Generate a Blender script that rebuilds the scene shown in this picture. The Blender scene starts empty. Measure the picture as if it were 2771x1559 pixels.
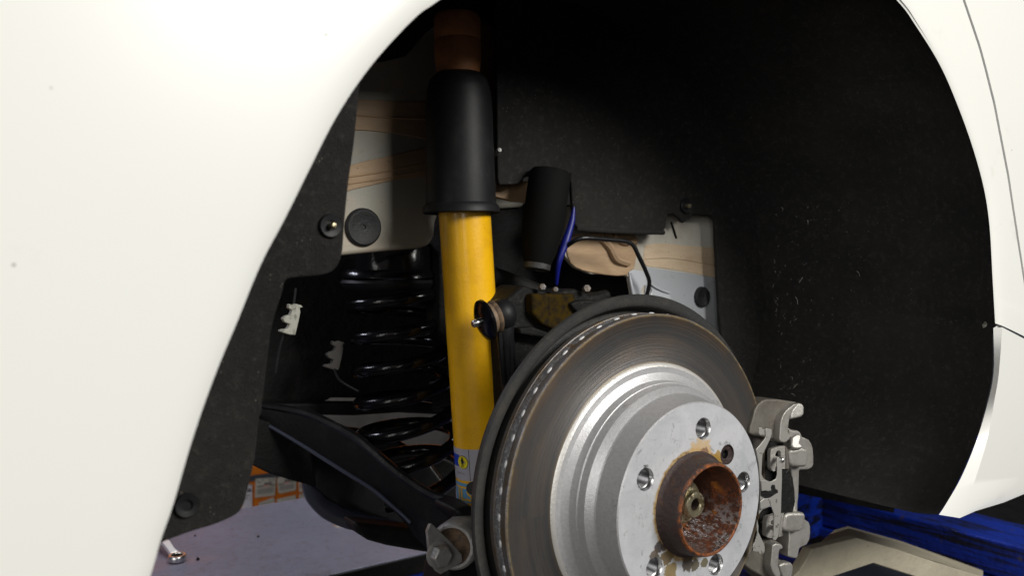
import bpy, bmesh, math, random
from mathutils import Vector, Matrix, noise
from mathutils.geometry import tessellate_polygon
random.seed(7)
R = math.radians
SC = bpy.context.scene
COL = SC.collection

# ------------------------------------------------------------------ camera
# metres; x = towards the front of the car, y = inboard, z = up; origin = centre of the brake disc's mounting face
CAM = Vector((-.4515, -.4092, .1770)); YAW = R(35.1135); PITCH = R(-1.6547); FPX = 2200.
fwd = Vector((math.sin(YAW)*math.cos(PITCH), math.cos(YAW)*math.cos(PITCH), math.sin(PITCH)))
rgt = Vector((math.cos(YAW), -math.sin(YAW), 0)); upv = rgt.cross(fwd)
cd = bpy.data.cameras.new('camera'); cam = bpy.data.objects.new('camera', cd); COL.objects.link(cam)
cam.matrix_world = Matrix.Translation(CAM) @ Matrix((rgt, upv, -fwd)).transposed().to_4x4()
cd.sensor_width = 36; cd.lens = 36*FPX/2771; cd.clip_start = .01; cd.clip_end = 60
cd.dof.use_dof = True; cd.dof.focus_distance = .66; cd.dof.aperture_fstop = 9
SC.camera = cam

# ------------------------------------------------------------------ world and lamps (a repair bay under ceiling tubes, with unseen fill lamps added)
W = bpy.data.worlds.new('World'); SC.world = W; W.use_nodes = True
W.node_tree.nodes['Background'].inputs[0].default_value = (.80, .86, 1, 1)
W.node_tree.nodes['Background'].inputs[1].default_value = .045
def lamp(name, loc, target, sx, sy, power, col):
    l = bpy.data.lights.new(name, 'AREA'); l.shape = 'RECTANGLE'; l.size = sx; l.size_y = sy; l.energy = power; l.color = col
    o = bpy.data.objects.new(name, l); COL.objects.link(o); o.location = loc
    o.rotation_euler = (Vector(target)-Vector(loc)).to_track_quat('-Z', 'Y').to_euler(); return o
lamp('tube_and_fill_lamp', (.55, -1.7, 1.10), (0, 0, .05), 1.0, .6, 54, (1, .985, .94))
lamp('tube_and_fill_lamp', (-2.2, -1.35, .75), (0, -.05, .05), 2.0, 1.3, 35, (1, .985, .95))  # soft unseen fill added from the left, not a ceiling tube
lamp('platform_fill_lamp', (-.75, 1.0, .75), (-.2, .62, -.18), .35, .12, 3.2, (.84, .86, 1))  # cool unseen lamp added to light the platform
lamp('board_fill_lamp', (.3, 1.0, 1.3), (.1, 1.5, -.2), 1.2, .2, 26, (1, .97, .92))  # added out of view to brighten the orange board
SC.view_settings.view_transform = 'Standard'; SC.view_settings.look = 'None'
SC.view_settings.exposure = 0; SC.view_settings.gamma = 1

# ------------------------------------------------------------------ geometry helpers
def ray(u, v): return rgt*((u-1385.5)/FPX) - upv*((v-779.5)/FPX) + fwd
def P(u, v, y):                     # the point of the vertical plane at depth y that the photo shows there
    d = ray(u, v); return CAM + d*((y-CAM.y)/d.y)
def PZ(u, v, z):
    d = ray(u, v); return CAM + d*((z-CAM.z)/d.z)
def PN(u, v, pt, n):                # on any plane
    d = ray(u, v); return CAM + d*(((pt-CAM).dot(n))/d.dot(n))
WP = {}
def empty(name, loc, parent=None):
    o = bpy.data.objects.new(name, None); COL.objects.link(o); o.empty_display_size = .02
    loc = Vector(loc); WP[o.name] = loc
    o.location = loc - (WP[parent.name] if parent else Vector())
    if parent: o.parent = parent
    return o
def tag(o, label=None, cat=None, group=None, kind=None):
    if label: o['label'] = label
    if cat: o['category'] = cat
    if group: o['group'] = group
    if kind: o['kind'] = kind
    return o
def mk(name, verts, faces, mat, parent=None, smooth=True, bevel=0, seg=2, sub=0, ang=35, sharp=40):
    verts = [Vector(v) for v in verts]
    lo = Vector([min(v[i] for v in verts) for i in range(3)]); hi = Vector([max(v[i] for v in verts) for i in range(3)])
    c = (lo+hi)/2
    me = bpy.data.meshes.new(name); me.from_pydata([v-c for v in verts], [], faces)
    bm = bmesh.new(); bm.from_mesh(me); bmesh.ops.recalc_face_normals(bm, faces=bm.faces); bm.to_mesh(me); bm.free()
    me.materials.append(mat); 
    me.polygons.foreach_set('use_smooth', [smooth]*len(me.polygons))
    o = bpy.data.objects.new(name, me); COL.objects.link(o); WP[o.name] = c
    o.location = c - (WP[parent.name] if parent else Vector())
    if parent: o.parent = parent
    if bevel:
        b = o.modifiers.new('b', 'BEVEL'); b.width = bevel; b.segments = seg; b.limit_method = 'ANGLE'; b.angle_limit = R(ang); b.use_clamp_overlap = True; b.harden_normals = True
    if sub:
        s = o.modifiers.new('s', 'SUBSURF'); s.levels = s.render_levels = sub
    if smooth and not sub:
        try:
            me.set_sharp_from_angle(angle=R(sharp))
        except Exception: pass
    return o
def solid(loops, ext):              # prism with holes: loops[0] outer, the rest holes; ext = extrusion vector
    vs = []; fs = []; idx = []
    for lp in loops: idx.append(list(range(len(vs), len(vs)+len(lp)))); vs += [Vector(p) for p in lp]
    n = len(vs); vs += [v+ext for v in vs]
    if len(loops) == 1:
        fs.append(idx[0][:]); fs.append([i+n for i in reversed(idx[0])])
    else:
        for t in tessellate_polygon([[Vector(p) for p in lp] for lp in loops]):
            fs.append(list(t)); fs.append([i+n for i in reversed(t)])
    for ix in idx:
        for a, b in zip(ix, ix[1:]+ix[:1]): fs.append([a, b, b+n, a+n])
    return vs, fs
def plate(name, px, y, th, mat, parent, bevel=.001, seg=2, holes=(), smooth=True):  # outline seen in the plane at depth y, real thickness inboard
    lps = [[P(u, v, y) for u, v in px]] + [[P(u, v, y) for u, v in h] for h in holes]
    vs, fs = solid(lps, Vector((0, th, 0))); return mk(name, vs, fs, mat, parent, smooth, bevel, seg)
def lump(name, px, pt, n, th, mat, parent, bevel=.003, seg=3, holes=()):            # same on a tilted plane
    n = Vector(n).normalized()
    lps = [[PN(u, v, pt, n) for u, v in px]] + [[PN(u, v, pt, n) for u, v in h] for h in holes]
    vs, fs = solid(lps, -n*th); return mk(name, vs, fs, mat, parent, True, bevel, seg)
def basis(ax):
    ax = Vector(ax).normalized(); a = Vector((0, 0, 1)) if abs(ax.z) < .9 else Vector((1, 0, 0))
    e1 = ax.cross(a).normalized(); return ax, e1, ax.cross(e1)
def lathe_vf(prof, o, ax, seg=64, a0=0, a1=2*math.pi):
    ax, e1, e2 = basis(ax); o = Vector(o); vs = []; fs = []; full = abs(a1-a0-2*math.pi) < 1e-6
    m = seg if full else seg+1
    for r, t in prof:
        for i in range(m):
            a = a0+(a1-a0)*i/seg; vs.append(o+ax*t+(e1*math.cos(a)+e2*math.sin(a))*max(r, 1e-5))
    for k in range(len(prof)-1):
        for i in range(seg):
            j = (i+1) % m; fs.append([k*m+i, k*m+j, (k+1)*m+j, (k+1)*m+i])
    return vs, fs
def lathe(name, prof, o, ax, mat, parent, seg=64, **k):
    vs, fs = lathe_vf(prof, o, ax, seg); return mk(name, vs, fs, mat, parent, **k)
def catmull(pts, n=8):
    pts = [Vector(p) for p in pts]; out = []
    for i in range(len(pts)-1):
        p0 = pts[max(i-1, 0)]; p1 = pts[i]; p2 = pts[i+1]; p3 = pts[min(i+2, len(pts)-1)]
        for k in range(n):
            t = k/n; out.append(.5*((2*p1)+(p2-p0)*t+(2*p0-5*p1+4*p2-p3)*t*t+(3*p1-p0-3*p2+p3)*t**3))
    return out+[pts[-1]]
def tube_vf(path, rad, seg=12, flat=1.0):
    path = [Vector(p) for p in path]; vs = []; fs = []; up = None
    for i, p in enumerate(path):
        t = (path[min(i+1, len(path)-1)]-path[max(i-1, 0)]).normalized()
        if up is None: up = Vector((0, 0, 1)) if abs(t.z) < .9 else Vector((1, 0, 0))
        a = (up-t*up.dot(t)).normalized(); b = t.cross(a); up = a
        r = rad[i] if isinstance(rad, (list, tuple)) else rad
        for k in range(seg):
            w = 2*math.pi*k/seg; vs.append(p+a*math.cos(w)*r+b*math.sin(w)*r*flat)
    for i in range(len(path)-1):
        for k in range(seg):
            j = (k+1) % seg; fs.append([i*seg+k, i*seg+j, (i+1)*seg+j, (i+1)*seg+k])
    fs.append(list(range(seg))); fs.append([len(vs)-seg+k for k in range(seg)])
    return vs, fs
def tube(name, path, rad, mat, parent, seg=12, n=8, flat=1.0):
    pts = catmull(path, n)
    if isinstance(rad, (list, tuple)):
        rr = []
        for i in range(len(rad)-1): rr += [rad[i]+(rad[i+1]-rad[i])*k/n for k in range(n)]
        rad = rr+[rad[-1]]
    vs, fs = tube_vf(pts, rad, seg, flat); return mk(name, vs, fs, mat, parent)
def box_vf(lo, hi):
    x0, y0, z0 = lo; x1, y1, z1 = hi
    return ([(x0,y0,z0),(x1,y0,z0),(x1,y1,z0),(x0,y1,z0),(x0,y0,z1),(x1,y0,z1),(x1,y1,z1),(x0,y1,z1)],
            [[0,1,2,3],[4,5,6,7],[0,1,5,4],[1,2,6,5],[2,3,7,6],[3,0,4,7]])
def box(name, lo, hi, mat, parent, bevel=.001): 
    v, f = box_vf(lo, hi); return mk(name, v, f, mat, parent, True, bevel)
def join(*vfs):
    V = []; F = []
    for v, f in vfs:
        n = len(V); V += list(v); F += [[i+n for i in q] for q in f]
    return V, F
def circ(c, r, n, e1=Vector((1,0,0)), e2=Vector((0,0,1))):
    return [Vector(c)+e1*r*math.cos(2*math.pi*i/n)+e2*r*math.sin(2*math.pi*i/n) for i in range(n)]
_tc = {}
def text_vf(s, size, bold=False, shear=0):
    cu = bpy.data.curves.new('t', 'FONT'); cu.body = s; cu.size = size; cu.align_x = 'CENTER'; cu.align_y = 'CENTER'; cu.resolution_u = 3
    cu.shear = shear; cu.offset = size*.02 if bold else 0
    o = bpy.data.objects.new('t', cu); COL.objects.link(o)
    dg = bpy.context.evaluated_depsgraph_get(); dg.update()
    me = o.evaluated_get(dg).to_mesh(); vs = [v.co.copy() for v in me.vertices]; fs = [list(p.vertices) for p in me.polygons]
    o.evaluated_get(dg).to_mesh_clear(); bpy.data.objects.remove(o); bpy.data.curves.remove(cu); return vs, fs

# ------------------------------------------------------------------ materials
def hexc(r, g, b): 
    f = lambda c: (c/255/12.92) if c/255 <= .04045 else ((c/255+.055)/1.055)**2.4
    return (f(r), f(g), f(b), 1)
class M:
    def __init__(s, name, col=(.5,.5,.5,1), rough=.5, metal=0, spec=.5, coat=0):
        s.m = bpy.data.materials.new(name); s.m.use_nodes = True; s.t = s.m.node_tree; s.b = s.t.nodes['Principled BSDF']
        i = s.b.inputs; i['Base Color'].default_value = col if len(col) == 4 else (*col, 1); i['Roughness'].default_value = rough
        i['Metallic'].default_value = metal; i['Specular IOR Level'].default_value = spec; i['Coat Weight'].default_value = coat
        i['Coat Roughness'].default_value = .06
        s.tc = s.t.nodes.new('ShaderNodeTexCoord'); s.geo = s.t.nodes.new('ShaderNodeNewGeometry'); s.nrm = None
    def L(s, a, b): s.t.links.new(a, b)
    def pos(s, scale=(1,1,1)):
        mp = s.t.nodes.new('ShaderNodeMapping'); mp.inputs['Scale'].default_value = scale; s.L(s.geo.outputs['Position'], mp.inputs[0]); return mp.outputs[0]
    def noise(s, scale, detail=4, rough=.6, vec=None, lo=.4, hi=.6, dist=0):
        n = s.t.nodes.new('ShaderNodeTexNoise'); n.inputs['Scale'].default_value = scale; n.inputs['Detail'].default_value = detail
        n.inputs['Roughness'].default_value = rough; n.inputs['Distortion'].default_value = dist; s.L(vec or s.geo.outputs['Position'], n.inputs['Vector'])
        return s.ramp(n.outputs[0], lo, hi)
    def ramp(s, x, lo, hi, a=0, b=1):
        m = s.t.nodes.new('ShaderNodeMapRange'); m.inputs[1].default_value = lo; m.inputs[2].default_value = hi
        m.inputs[3].default_value = a; m.inputs[4].default_value = b; s.L(x, m.inputs[0]); return m.outputs[0]
    def math(s, op, a, b=None, c=None):
        m = s.t.nodes.new('ShaderNodeMath'); m.operation = op
        for k, x in enumerate((a, b, c)):
            if x is None: continue
            if isinstance(x, (int, float)): m.inputs[k].default_value = x
            else: s.L(x, m.inputs[k])
        return m.outputs[0]
    def sep(s, v=None):
        n = s.t.nodes.new('ShaderNodeSeparateXYZ'); s.L(v or s.geo.outputs['Position'], n.inputs[0]); return n.outputs
    def col(s, fac, c, inp='Base Color'):       # lay colour c over what is there
        m = s.t.nodes.new('ShaderNodeMix'); m.data_type = 'RGBA'; I = s.b.inputs[inp]
        if I.is_linked: s.L(I.links[0].from_socket, m.inputs[6])
        else: m.inputs[6].default_value = I.default_value
        m.inputs[7].default_value = c if len(c) == 4 else (*c, 1); s.L(fac, m.inputs[0]); s.L(m.outputs[2], I); return s
    def val(s, fac, v, inp):
        m = s.t.nodes.new('ShaderNodeMix'); I = s.b.inputs[inp]
        if I.is_linked: s.L(I.links[0].from_socket, m.inputs[2])
        else: m.inputs[2].default_value = I.default_value
        m.inputs[3].default_value = v; s.L(fac, m.inputs[0]); s.L(m.outputs[0], I); return s
    def bump(s, h, dist=.001, st=.5):
        n = s.t.nodes.new('ShaderNodeBump'); n.inputs['Distance'].default_value = dist; n.inputs['Strength'].default_value = st
        s.L(h, n.inputs['Height'])
        if s.nrm: s.L(s.nrm, n.inputs['Normal'])
        s.nrm = n.outputs[0]; s.L(s.nrm, s.b.inputs['Normal']); return s
    def speck(s, scale, thr, vec=None, soft=.02):
        v = s.t.nodes.new('ShaderNodeTexVoronoi'); v.inputs['Scale'].default_value = scale; s.L(vec or s.geo.outputs['Position'], v.inputs['Vector'])
        return s.ramp(v.outputs['Distance'], thr+soft, thr)

m_paint = M('white_paint', (.735, .730, .690), .28, coat=.6)
f = m_paint.noise(9, 3, .5, lo=.3, hi=.8); m_paint.col(m_paint.math('MULTIPLY', f, .12), (.70, .71, .68))
f = m_paint.math('MULTIPLY', m_paint.speck(55, .034, soft=.012), m_paint.noise(11, 2, .5, lo=.50, hi=.53)); m_paint.col(m_paint.math('MULTIPLY', f, .75), (.25, .24, .22))
f = m_paint.math('MULTIPLY', m_paint.speck(28, .03, soft=.06), m_paint.noise(6, 2, .5, lo=.55, hi=.62)); m_paint.col(m_paint.math('MULTIPLY', f, .25), (.4, .39, .36))
f = m_paint.math('MULTIPLY', m_paint.noise(24, 4, .6, lo=.66, hi=.76), .22); m_paint.col(f, (.42, .41, .38))
m_felt = M('black_felt', (.021, .0205, .020), .95, spec=.15)
m_felt.col(m_felt.noise(900, 3, .8, lo=.52, hi=.75), (.032, .031, .031))
m_felt.col(m_felt.math('MULTIPLY', m_felt.noise(7, 5, .7, lo=.42, hi=.75), .5), (.055, .050, .043)); m_felt.col(m_felt.math('MULTIPLY', m_felt.noise(160, 4, .8, lo=.52, hi=.70), .5), (.07, .066, .058))
f = m_felt.math('MULTIPLY', m_felt.speck(420, .10, vec=m_felt.pos((1, 1, .5))), m_felt.noise(45, 4, .7, lo=.55, hi=.62)); m_felt.col(m_felt.math('MULTIPLY', f, .7), (.30, .27, .21))
m_felt.bump(m_felt.noise(1200, 3, .8, lo=.2, hi=.8), .0012, .9).bump(m_felt.noise(40, 3, .6, lo=.2, hi=.8), .003, .4)
m_blackm = M('black_paint', (.007, .007, .008), .34, spec=.5)
m_blackm.bump(m_blackm.noise(160, 3, .6, lo=.3, hi=.7), .0006, .35); m_blackm.col(m_blackm.noise(35, 4, .7, lo=.55, hi=.8), (.02, .018, .016)); m_blackm.val(m_blackm.noise(50, 4, .6, lo=.5, hi=.7), .5, 'Roughness')
m_gloss = M('gloss_black_spring', (.004, .004, .005), .17, spec=.35); m_gloss.bump(m_gloss.noise(220, 2, .6, lo=.3, hi=.7), .0003, .3)
m_rubber = M('black_rubber', (.008, .008, .009), .50, spec=.25)
m_rubber.bump(m_rubber.noise(500, 3, .7, lo=.3, hi=.7), .0002, .18); m_rubber.col(m_rubber.noise(60, 4, .7, lo=.5, hi=.85), (.022, .021, .020))
m_body = M('primed_body_steel', (.29, .28, .235), .5, spec=.4)
m_body.col(m_body.noise(14, 4, .65, lo=.45, hi=.7), (.40, .33, .25)); m_body.col(m_body.noise(60, 5, .7, lo=.62, hi=.74), (.20, .17, .13))
f = m_body.math('MULTIPLY', m_body.speck(150, .07), m_body.noise(35, 3, .6, lo=.54, hi=.6)); m_body.col(f, (.05, .04, .03)); m_body.bump(m_body.noise(500, 3, .6), .0003, .25)
m_seal = M('tan_seam_sealer', (.40, .27, .155), .6)
m_seal.col(m_seal.noise(26, 4, .6, vec=m_seal.pos((.6, 1, 1.4)), lo=.4, hi=.7), (.30, .20, .12)); f = m_seal.math('MULTIPLY', m_seal.speck(150, .08), m_seal.noise(35, 3, .6, lo=.5, hi=.58)); m_seal.col(f, (.05, .04, .02))
m_seal.bump(m_seal.noise(60, 4, .6, vec=m_seal.pos((.8, 1, 1.6)), lo=.2, hi=.8), .0015, .5)
m_seal2 = M('lit_seam_sealer', (.58, .45, .31), .6); m_seal2.col(m_seal2.noise(26, 4, .6, vec=m_seal2.pos((.6, 1, 1.4)), lo=.45, hi=.7), (.46, .34, .22)); f = m_seal2.math('MULTIPLY', m_seal2.speck(170, .09), m_seal2.noise(35, 3, .6, lo=.48, hi=.55)); m_seal2.col(f, (.05, .04, .02)); m_seal2.bump(m_seal2.noise(70, 4, .6, vec=m_seal2.pos((.8, 1, 1.6)), lo=.2, hi=.8), .0015, .5)  # lighter copy of the tan sealer, with brighter light put into its colour
m_body2 = M('lit_primed_steel', (.50, .48, .42), .5, spec=.4); m_body2.col(m_body2.noise(30, 4, .65, lo=.45, hi=.7), (.42, .37, .30)); f = m_body2.math('MULTIPLY', m_body2.speck(170, .09), m_body2.noise(35, 3, .6, lo=.48, hi=.55)); m_body2.col(f, (.05, .04, .03))  # lighter copy of the body primer; the stronger light is painted in
m_silver = M('silver_paint', (.55, .57, .60), .35, metal=.35); m_silver.col(m_silver.noise(30, 4, .7, lo=.6, hi=.8), (.3, .28, .25)); f = m_silver.math('MULTIPLY', m_silver.speck(150, .06), m_silver.noise(35, 3, .6, lo=.52, hi=.58)); m_silver.col(f, (.06, .05, .04))
m_yellow = M('yellow_paint', (.86, .46, .003), .34, coat=.7); m_yellow.b.inputs['Coat Roughness'].default_value = .22
m_yellow.col(m_yellow.math('MULTIPLY', m_yellow.noise(38, 5, .7, lo=.46, hi=.75), .45), (.50, .24, .01)); f = m_yellow.math('MULTIPLY', m_yellow.speck(330, .12), m_yellow.noise(50, 3, .6, lo=.54, hi=.6)); m_yellow.col(m_yellow.math('MULTIPLY', f, .6), (.25, .12, .01))
m_yellow.bump(m_yellow.noise(420, 2, .6, lo=.3, hi=.7), .0002, .35)
m_dark = M('underbody_black', (.008, .008, .008), .8, spec=.2); m_dark.bump(m_dark.noise(60, 4, .7, lo=.3, hi=.7), .003, .6); m_dark.col(m_dark.noise(25, 5, .7, lo=.55, hi=.8), (.022, .019, .016))
def radial(m):                      # distance from the wheel axis
    x, y, z = m.sep(); return m.math('SQRT', m.math('ADD', m.math('MULTIPLY', x, x), m.math('MULTIPLY', z, z))), x, y, z
m_hat = M('grey_coated_disc', (.47, .465, .47), .42, metal=.45)
r_, x, y, z = radial(m_hat)
m_hat.col(m_hat.noise(400, 2, .6, lo=.35, hi=.75), (.40, .395, .40)); m_hat.bump(m_hat.noise(900, 2, .6), .0002, .25)
f = m_hat.math('MULTIPLY', m_hat.noise(50, 5, .7, lo=.62, hi=.72), .45); m_hat.col(f, (.20, .18, .16))
m_face = M('machined_disc_face', (.60, .60, .62), .46, metal=.35)
r_, x, y, z = radial(m_face)
m_face.col(m_face.noise(28, 4, .6, lo=.35, hi=.7, dist=1.2), (.47, .48, .50)); m_face.col(m_face.noise(70, 5, .7, lo=.60, hi=.68, dist=.6), (.33, .33, .34))
# dark smears where the rim pads touched: near the stud circle, broken by noise
ring = m_face.math('SUBTRACT', 1, m_face.math('DIVIDE', m_face.math('ABSOLUTE', m_face.math('SUBTRACT', r_, .0555)), .016)); ring = m_face.math('MAXIMUM', ring, 0)
f = m_face.math('MULTIPLY', ring, m_face.noise(130, 6, .8, vec=m_face.pos((1.4, 1, .7)), lo=.58, hi=.66, dist=1.5)); m_face.col(m_face.math('MULTIPLY', f, .85), (.08, .08, .08))
f = m_face.math('MULTIPLY', m_face.noise(260, 5, .8, lo=.62, hi=.68), m_face.noise(45, 3, .6, lo=.5, hi=.6)); m_face.col(m_face.math('MULTIPLY', f, .7), (.12, .12, .12))
wob = m_face.noise(85, 4, .7, lo=.25, hi=.75); rr = m_face.math('SUBTRACT', r_, m_face.math('MULTIPLY', wob, .0042))
f = m_face.ramp(rr, .0402, .0388); m_face.col(m_face.math('MULTIPLY', f, .9), (.42, .28, .11)); f = m_face.ramp(rr, .0388, .0380); m_face.col(m_face.math('MULTIPLY', f, m_face.noise(200, 4, .7, lo=.4, hi=.6)), (.16, .09, .03))
# rust stain above the bore and flaked patch lower left
def blob(m, cx, cz, rad, nz, col, mx=1.):
    x, y, z = m.sep(); dx = m.math('SUBTRACT', x, cx); dz = m.math('SUBTRACT', z, cz)
    d = m.math('SQRT', m.math('ADD', m.math('MULTIPLY', dx, dx), m.math('MULTIPLY', dz, dz)))
    d = m.math('SUBTRACT', d, m.math('MULTIPLY', nz, rad*.9)); f = m.ramp(d, rad*.66, rad*.54); m.col(m.math('MULTIPLY', f, mx), col)
nz = m_face.noise(160, 5, .7, lo=.3, hi=.7)
q = P(1895, 1222, 0); blob(m_face, q.x, q.z-.001, .011, nz, (.62, .42, .20), .8)
q = P(1905, 1232, 0); blob(m_face, q.x, q.z, .005, nz, (.22, .12, .08), .8)
q = P(1942, 1245, 0); blob(m_face, q.x, q.z, .006, nz, (.40, .24, .05), .9)
for (u, v, rd, c) in ((1783, 1482, .0038, (.06, .045, .04)), (1795, 1484, .0025, (.06, .045, .04)), (1806, 1508, .0055, (.18, .12, .04)), (1770, 1505, .0040, (.12, .09, .06)), (1776, 1515, .0035, (.12, .10, .07)), (1815, 1550, .0065, (.26, .18, .06)), (1862, 1527, .0055, (.07, .05, .03)), (1880, 1531, .0045, (.10, .08, .04)), (1905, 1524, .0035, (.13, .11, .05))):
    q = P(u, v, 0); blob(m_face, q.x, q.z, rd, nz, c, .9)
m_face.bump(m_face.noise(60, 4, .6, lo=.3, hi=.7), .0006, .25).bump(nz, .0003, .3)
m_lipb = M('black_enamel_blue_sheen', (.045, .05, .075), .32, spec=.6, coat=.4)  # blue-grey tone paints the lip highlight and the lift's reflection
m_brownm = M('brown_rubber_mount', (.42, .17, .06), .6); m_brownm.col(m_brownm.noise(60, 4, .7, lo=.4, hi=.7), (.28, .11, .04))
m_crust = M('rust_crust', (.05, .022, .014), .5, metal=.4); m_crust.col(m_crust.noise(200, 4, .7, lo=.5, hi=.6), (.45, .40, .38))
m_grz = M('dull_zinc_plate', (.36, .355, .34), .42, metal=.4); m_grz.col(m_grz.noise(90, 4, .7, lo=.4, hi=.7), (.27, .26, .24)); m_grz.bump(m_grz.noise(500, 3, .7), .0004, .4)
m_rough = M('rough_black_casting', (.006, .006, .006), .65, spec=.2); m_rough.bump(m_rough.noise(260, 4, .7, lo=.3, hi=.7), .001, .5); m_rough.col(m_rough.noise(120, 5, .8, lo=.55, hi=.7), (.04, .036, .03))
m_satin = M('satin_chrome', (.62, .63, .66), .38, metal=.45)
m_mach = M('fresh_machined_steel', (.62, .60, .57), .40, metal=.5); m_mach.bump(m_mach.noise(500, 3, .7), .0003, .3)
m_rotor = M('worn_friction_steel', (.10, .098, .098), .38, metal=.75)
r_, x, y, z = radial(m_rotor)
cv = m_rotor.t.nodes.new('ShaderNodeCombineXYZ'); m_rotor.L(r_, cv.inputs[0]); ang = m_rotor.math('ARCTAN2', z, x); m_rotor.L(m_rotor.math('MULTIPLY', ang, .00022), cv.inputs[1])
g1 = m_rotor.noise(700, 4, .8, vec=cv.outputs[0], lo=.3, hi=.7); g2 = m_rotor.noise(160, 3, .7, vec=cv.outputs[0], lo=.35, hi=.65)
m_rotor.col(m_rotor.math('MULTIPLY', g1, .6), (.045, .045, .045)); m_rotor.col(m_rotor.math('MULTIPLY', g2, .5), (.155, .135, .12))
cv2 = m_rotor.t.nodes.new('ShaderNodeCombineXYZ'); m_rotor.L(m_rotor.math('MULTIPLY', r_, 60), cv2.inputs[0]); m_rotor.L(m_rotor.math('MULTIPLY', ang, 1.6), cv2.inputs[1])
m_rotor.col(m_rotor.math('MULTIPLY', m_rotor.noise(1, 4, .6, vec=cv2.outputs[0], lo=.45, hi=.7), .5), (.17, .125, .095))
m_rotor.val(g1, .5, 'Roughness'); m_rotor.bump(g1, .0004, .4)
f = m_rotor.math('MULTIPLY', m_rotor.ramp(r_, .1362, .1372), m_rotor.noise(120, 4, .7, lo=.3, hi=.7)); m_rotor.col(f, (.30, .24, .12)); m_rotor.val(f, .7, 'Roughness')
f = m_rotor.math('MULTIPLY', m_rotor.ramp(r_, .128, .136), m_rotor.noise(30, 4, .7, lo=.35, hi=.65)); m_rotor.col(m_rotor.math('MULTIPLY', f, .5), (.22, .13, .06))
f = m_rotor.math('MULTIPLY', m_rotor.ramp(r_, .1018, .1012), .5); m_rotor.col(f, (.20, .16, .10))
m_rim = M('pitted_disc_edge', (.27, .265, .27), .5, metal=.7)
m_rim.col(m_rim.noise(420, 4, .8, lo=.5, hi=.62), (.62, .62, .65)); m_rim.col(m_rim.noise(300, 4, .8, lo=.60, hi=.68), (.07, .055, .04)); 
x, y, z = m_rim.sep(); up = m_rim.ramp(z, .06, .12); m_rim.col(m_rim.math('MULTIPLY', up, m_rim.noise(160, 5, .8, lo=.53, hi=.58)), (.22, .12, .04)); m_rim.bump(m_rim.noise(500, 4, .8, lo=.2, hi=.8), .001, .7)
m_cheek = M('dull_disc_cheek', (.19, .18, .18), .5, metal=.6); m_cheek.col(m_cheek.noise(70, 4, .7, lo=.4, hi=.65), (.17, .125, .08)); m_cheek.bump(m_cheek.noise(400, 3, .7), .0004, .4)
m_rust = M('rusted_steel', (.085, .026, .010), .55, metal=.15)
r_, x, y, z = radial(m_rust)
m_rust.col(m_rust.noise(110, 5, .75, lo=.48, hi=.66), (.28, .070, .010)); m_rust.col(m_rust.noise(230, 5, .75, lo=.48, hi=.62), (.030, .012, .008)); m_rust.col(m_rust.noise(60, 4, .7, lo=.60, hi=.70), (.42, .14, .015))
lowf = m_rust.ramp(z, .004, -.022); f = m_rust.math('MULTIPLY', lowf, m_rust.noise(300, 4, .7, vec=m_rust.pos((1, .35, .6)), lo=.50, hi=.57)); m_rust.col(f, (.42, .39, .39)); m_rust.val(f, 1, 'Metallic'); m_rust.val(f, .25, 'Roughness')
m_rust.bump(m_rust.noise(260, 5, .8, lo=.2, hi=.8), .0014, .8)
m_spig = M('dark_rusty_steel', (.035, .022, .020), .55, metal=.3); r_, x, y, z = radial(m_spig)
m_spig.col(m_spig.noise(150, 5, .75, lo=.52, hi=.75), (.07, .028, .015)); m_spig.bump(m_spig.noise(300, 4, .7), .0006, .5)
f = m_spig.math('MULTIPLY', m_spig.ramp(y, -.0150, -.0172), m_spig.noise(200, 4, .7, lo=.40, hi=.60)); m_spig.col(f, (.30, .09, .02))
m_steel = M('bright_steel', (.60, .60, .60), .3, metal=1); m_steel.bump(m_steel.noise(300, 3, .6), .0003, .3)
m_pip = M('vent_glint_pale', (.75, .75, .76), .55, metal=.3)  # pale tone stands for light caught in the disc vents
m_thread = M('thread_steel', (.24, .24, .245), .30, metal=1)
m_zinc = M('yellow_zinc_steel', (.50, .45, .30), .32, metal=.9); m_zinc.col(m_zinc.noise(170, 4, .7, lo=.5, hi=.62), (.20, .15, .08)); m_zinc.bump(m_zinc.noise(300, 3, .7), .0005, .5)
m_cast = M('cast_alloy', (.40, .385, .355), .40, metal=.62); m_cast.col(m_cast.noise(90, 4, .7, lo=.45, hi=.75), (.29, .27, .24)); m_cast.bump(m_cast.noise(800, 4, .8, lo=.2, hi=.8), .0006, .4)
m_carr = M('carrier_grey_coat', (.13, .118, .10), .5, metal=.2); m_carr.col(m_carr.noise(60, 4, .7, lo=.4, hi=.7), (.085, .073, .058)); m_carr.bump(m_carr.noise(500, 4, .8, lo=.2, hi=.8), .0006, .5)
m_clip = M('stainless_clip', (.40, .39, .36), .40, metal=.5); f = m_clip.noise(110, 4, .7, lo=.60, hi=.66); m_clip.col(f, (.10, .09, .08)); m_clip.val(f, .7, 'Roughness')
m_pad = M('pad_backing', (.30, .285, .26), .5, metal=.4); m_pad.bump(m_pad.noise(400, 3, .7), .0005, .4)
m_shield = M('shield_black', (.030, .030, .029), .55, spec=.4); m_shield.col(m_shield.noise(40, 4, .7, lo=.5, hi=.8), (.06, .052, .042)); m_shield.bump(m_shield.noise(200, 4, .7, lo=.3, hi=.7), .0008, .4)
m_tanrub = M('tan_joint_boot', (.20, .13, .075), .6); m_tanrub.col(m_tanrub.noise(200, 4, .7), (.10, .07, .05))
m_sleeve = M('matt_black_rubber', (.003, .003, .003), .8, spec=.12)
m_blueh = M('blue_hose', (.004, .008, .16), .4)
m_amber = M('brown_block', (.034, .020, .001), .85, spec=.1); m_amber.col(m_amber.noise(150, 4, .7, lo=.45, hi=.65), (.012, .008, .004))
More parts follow.
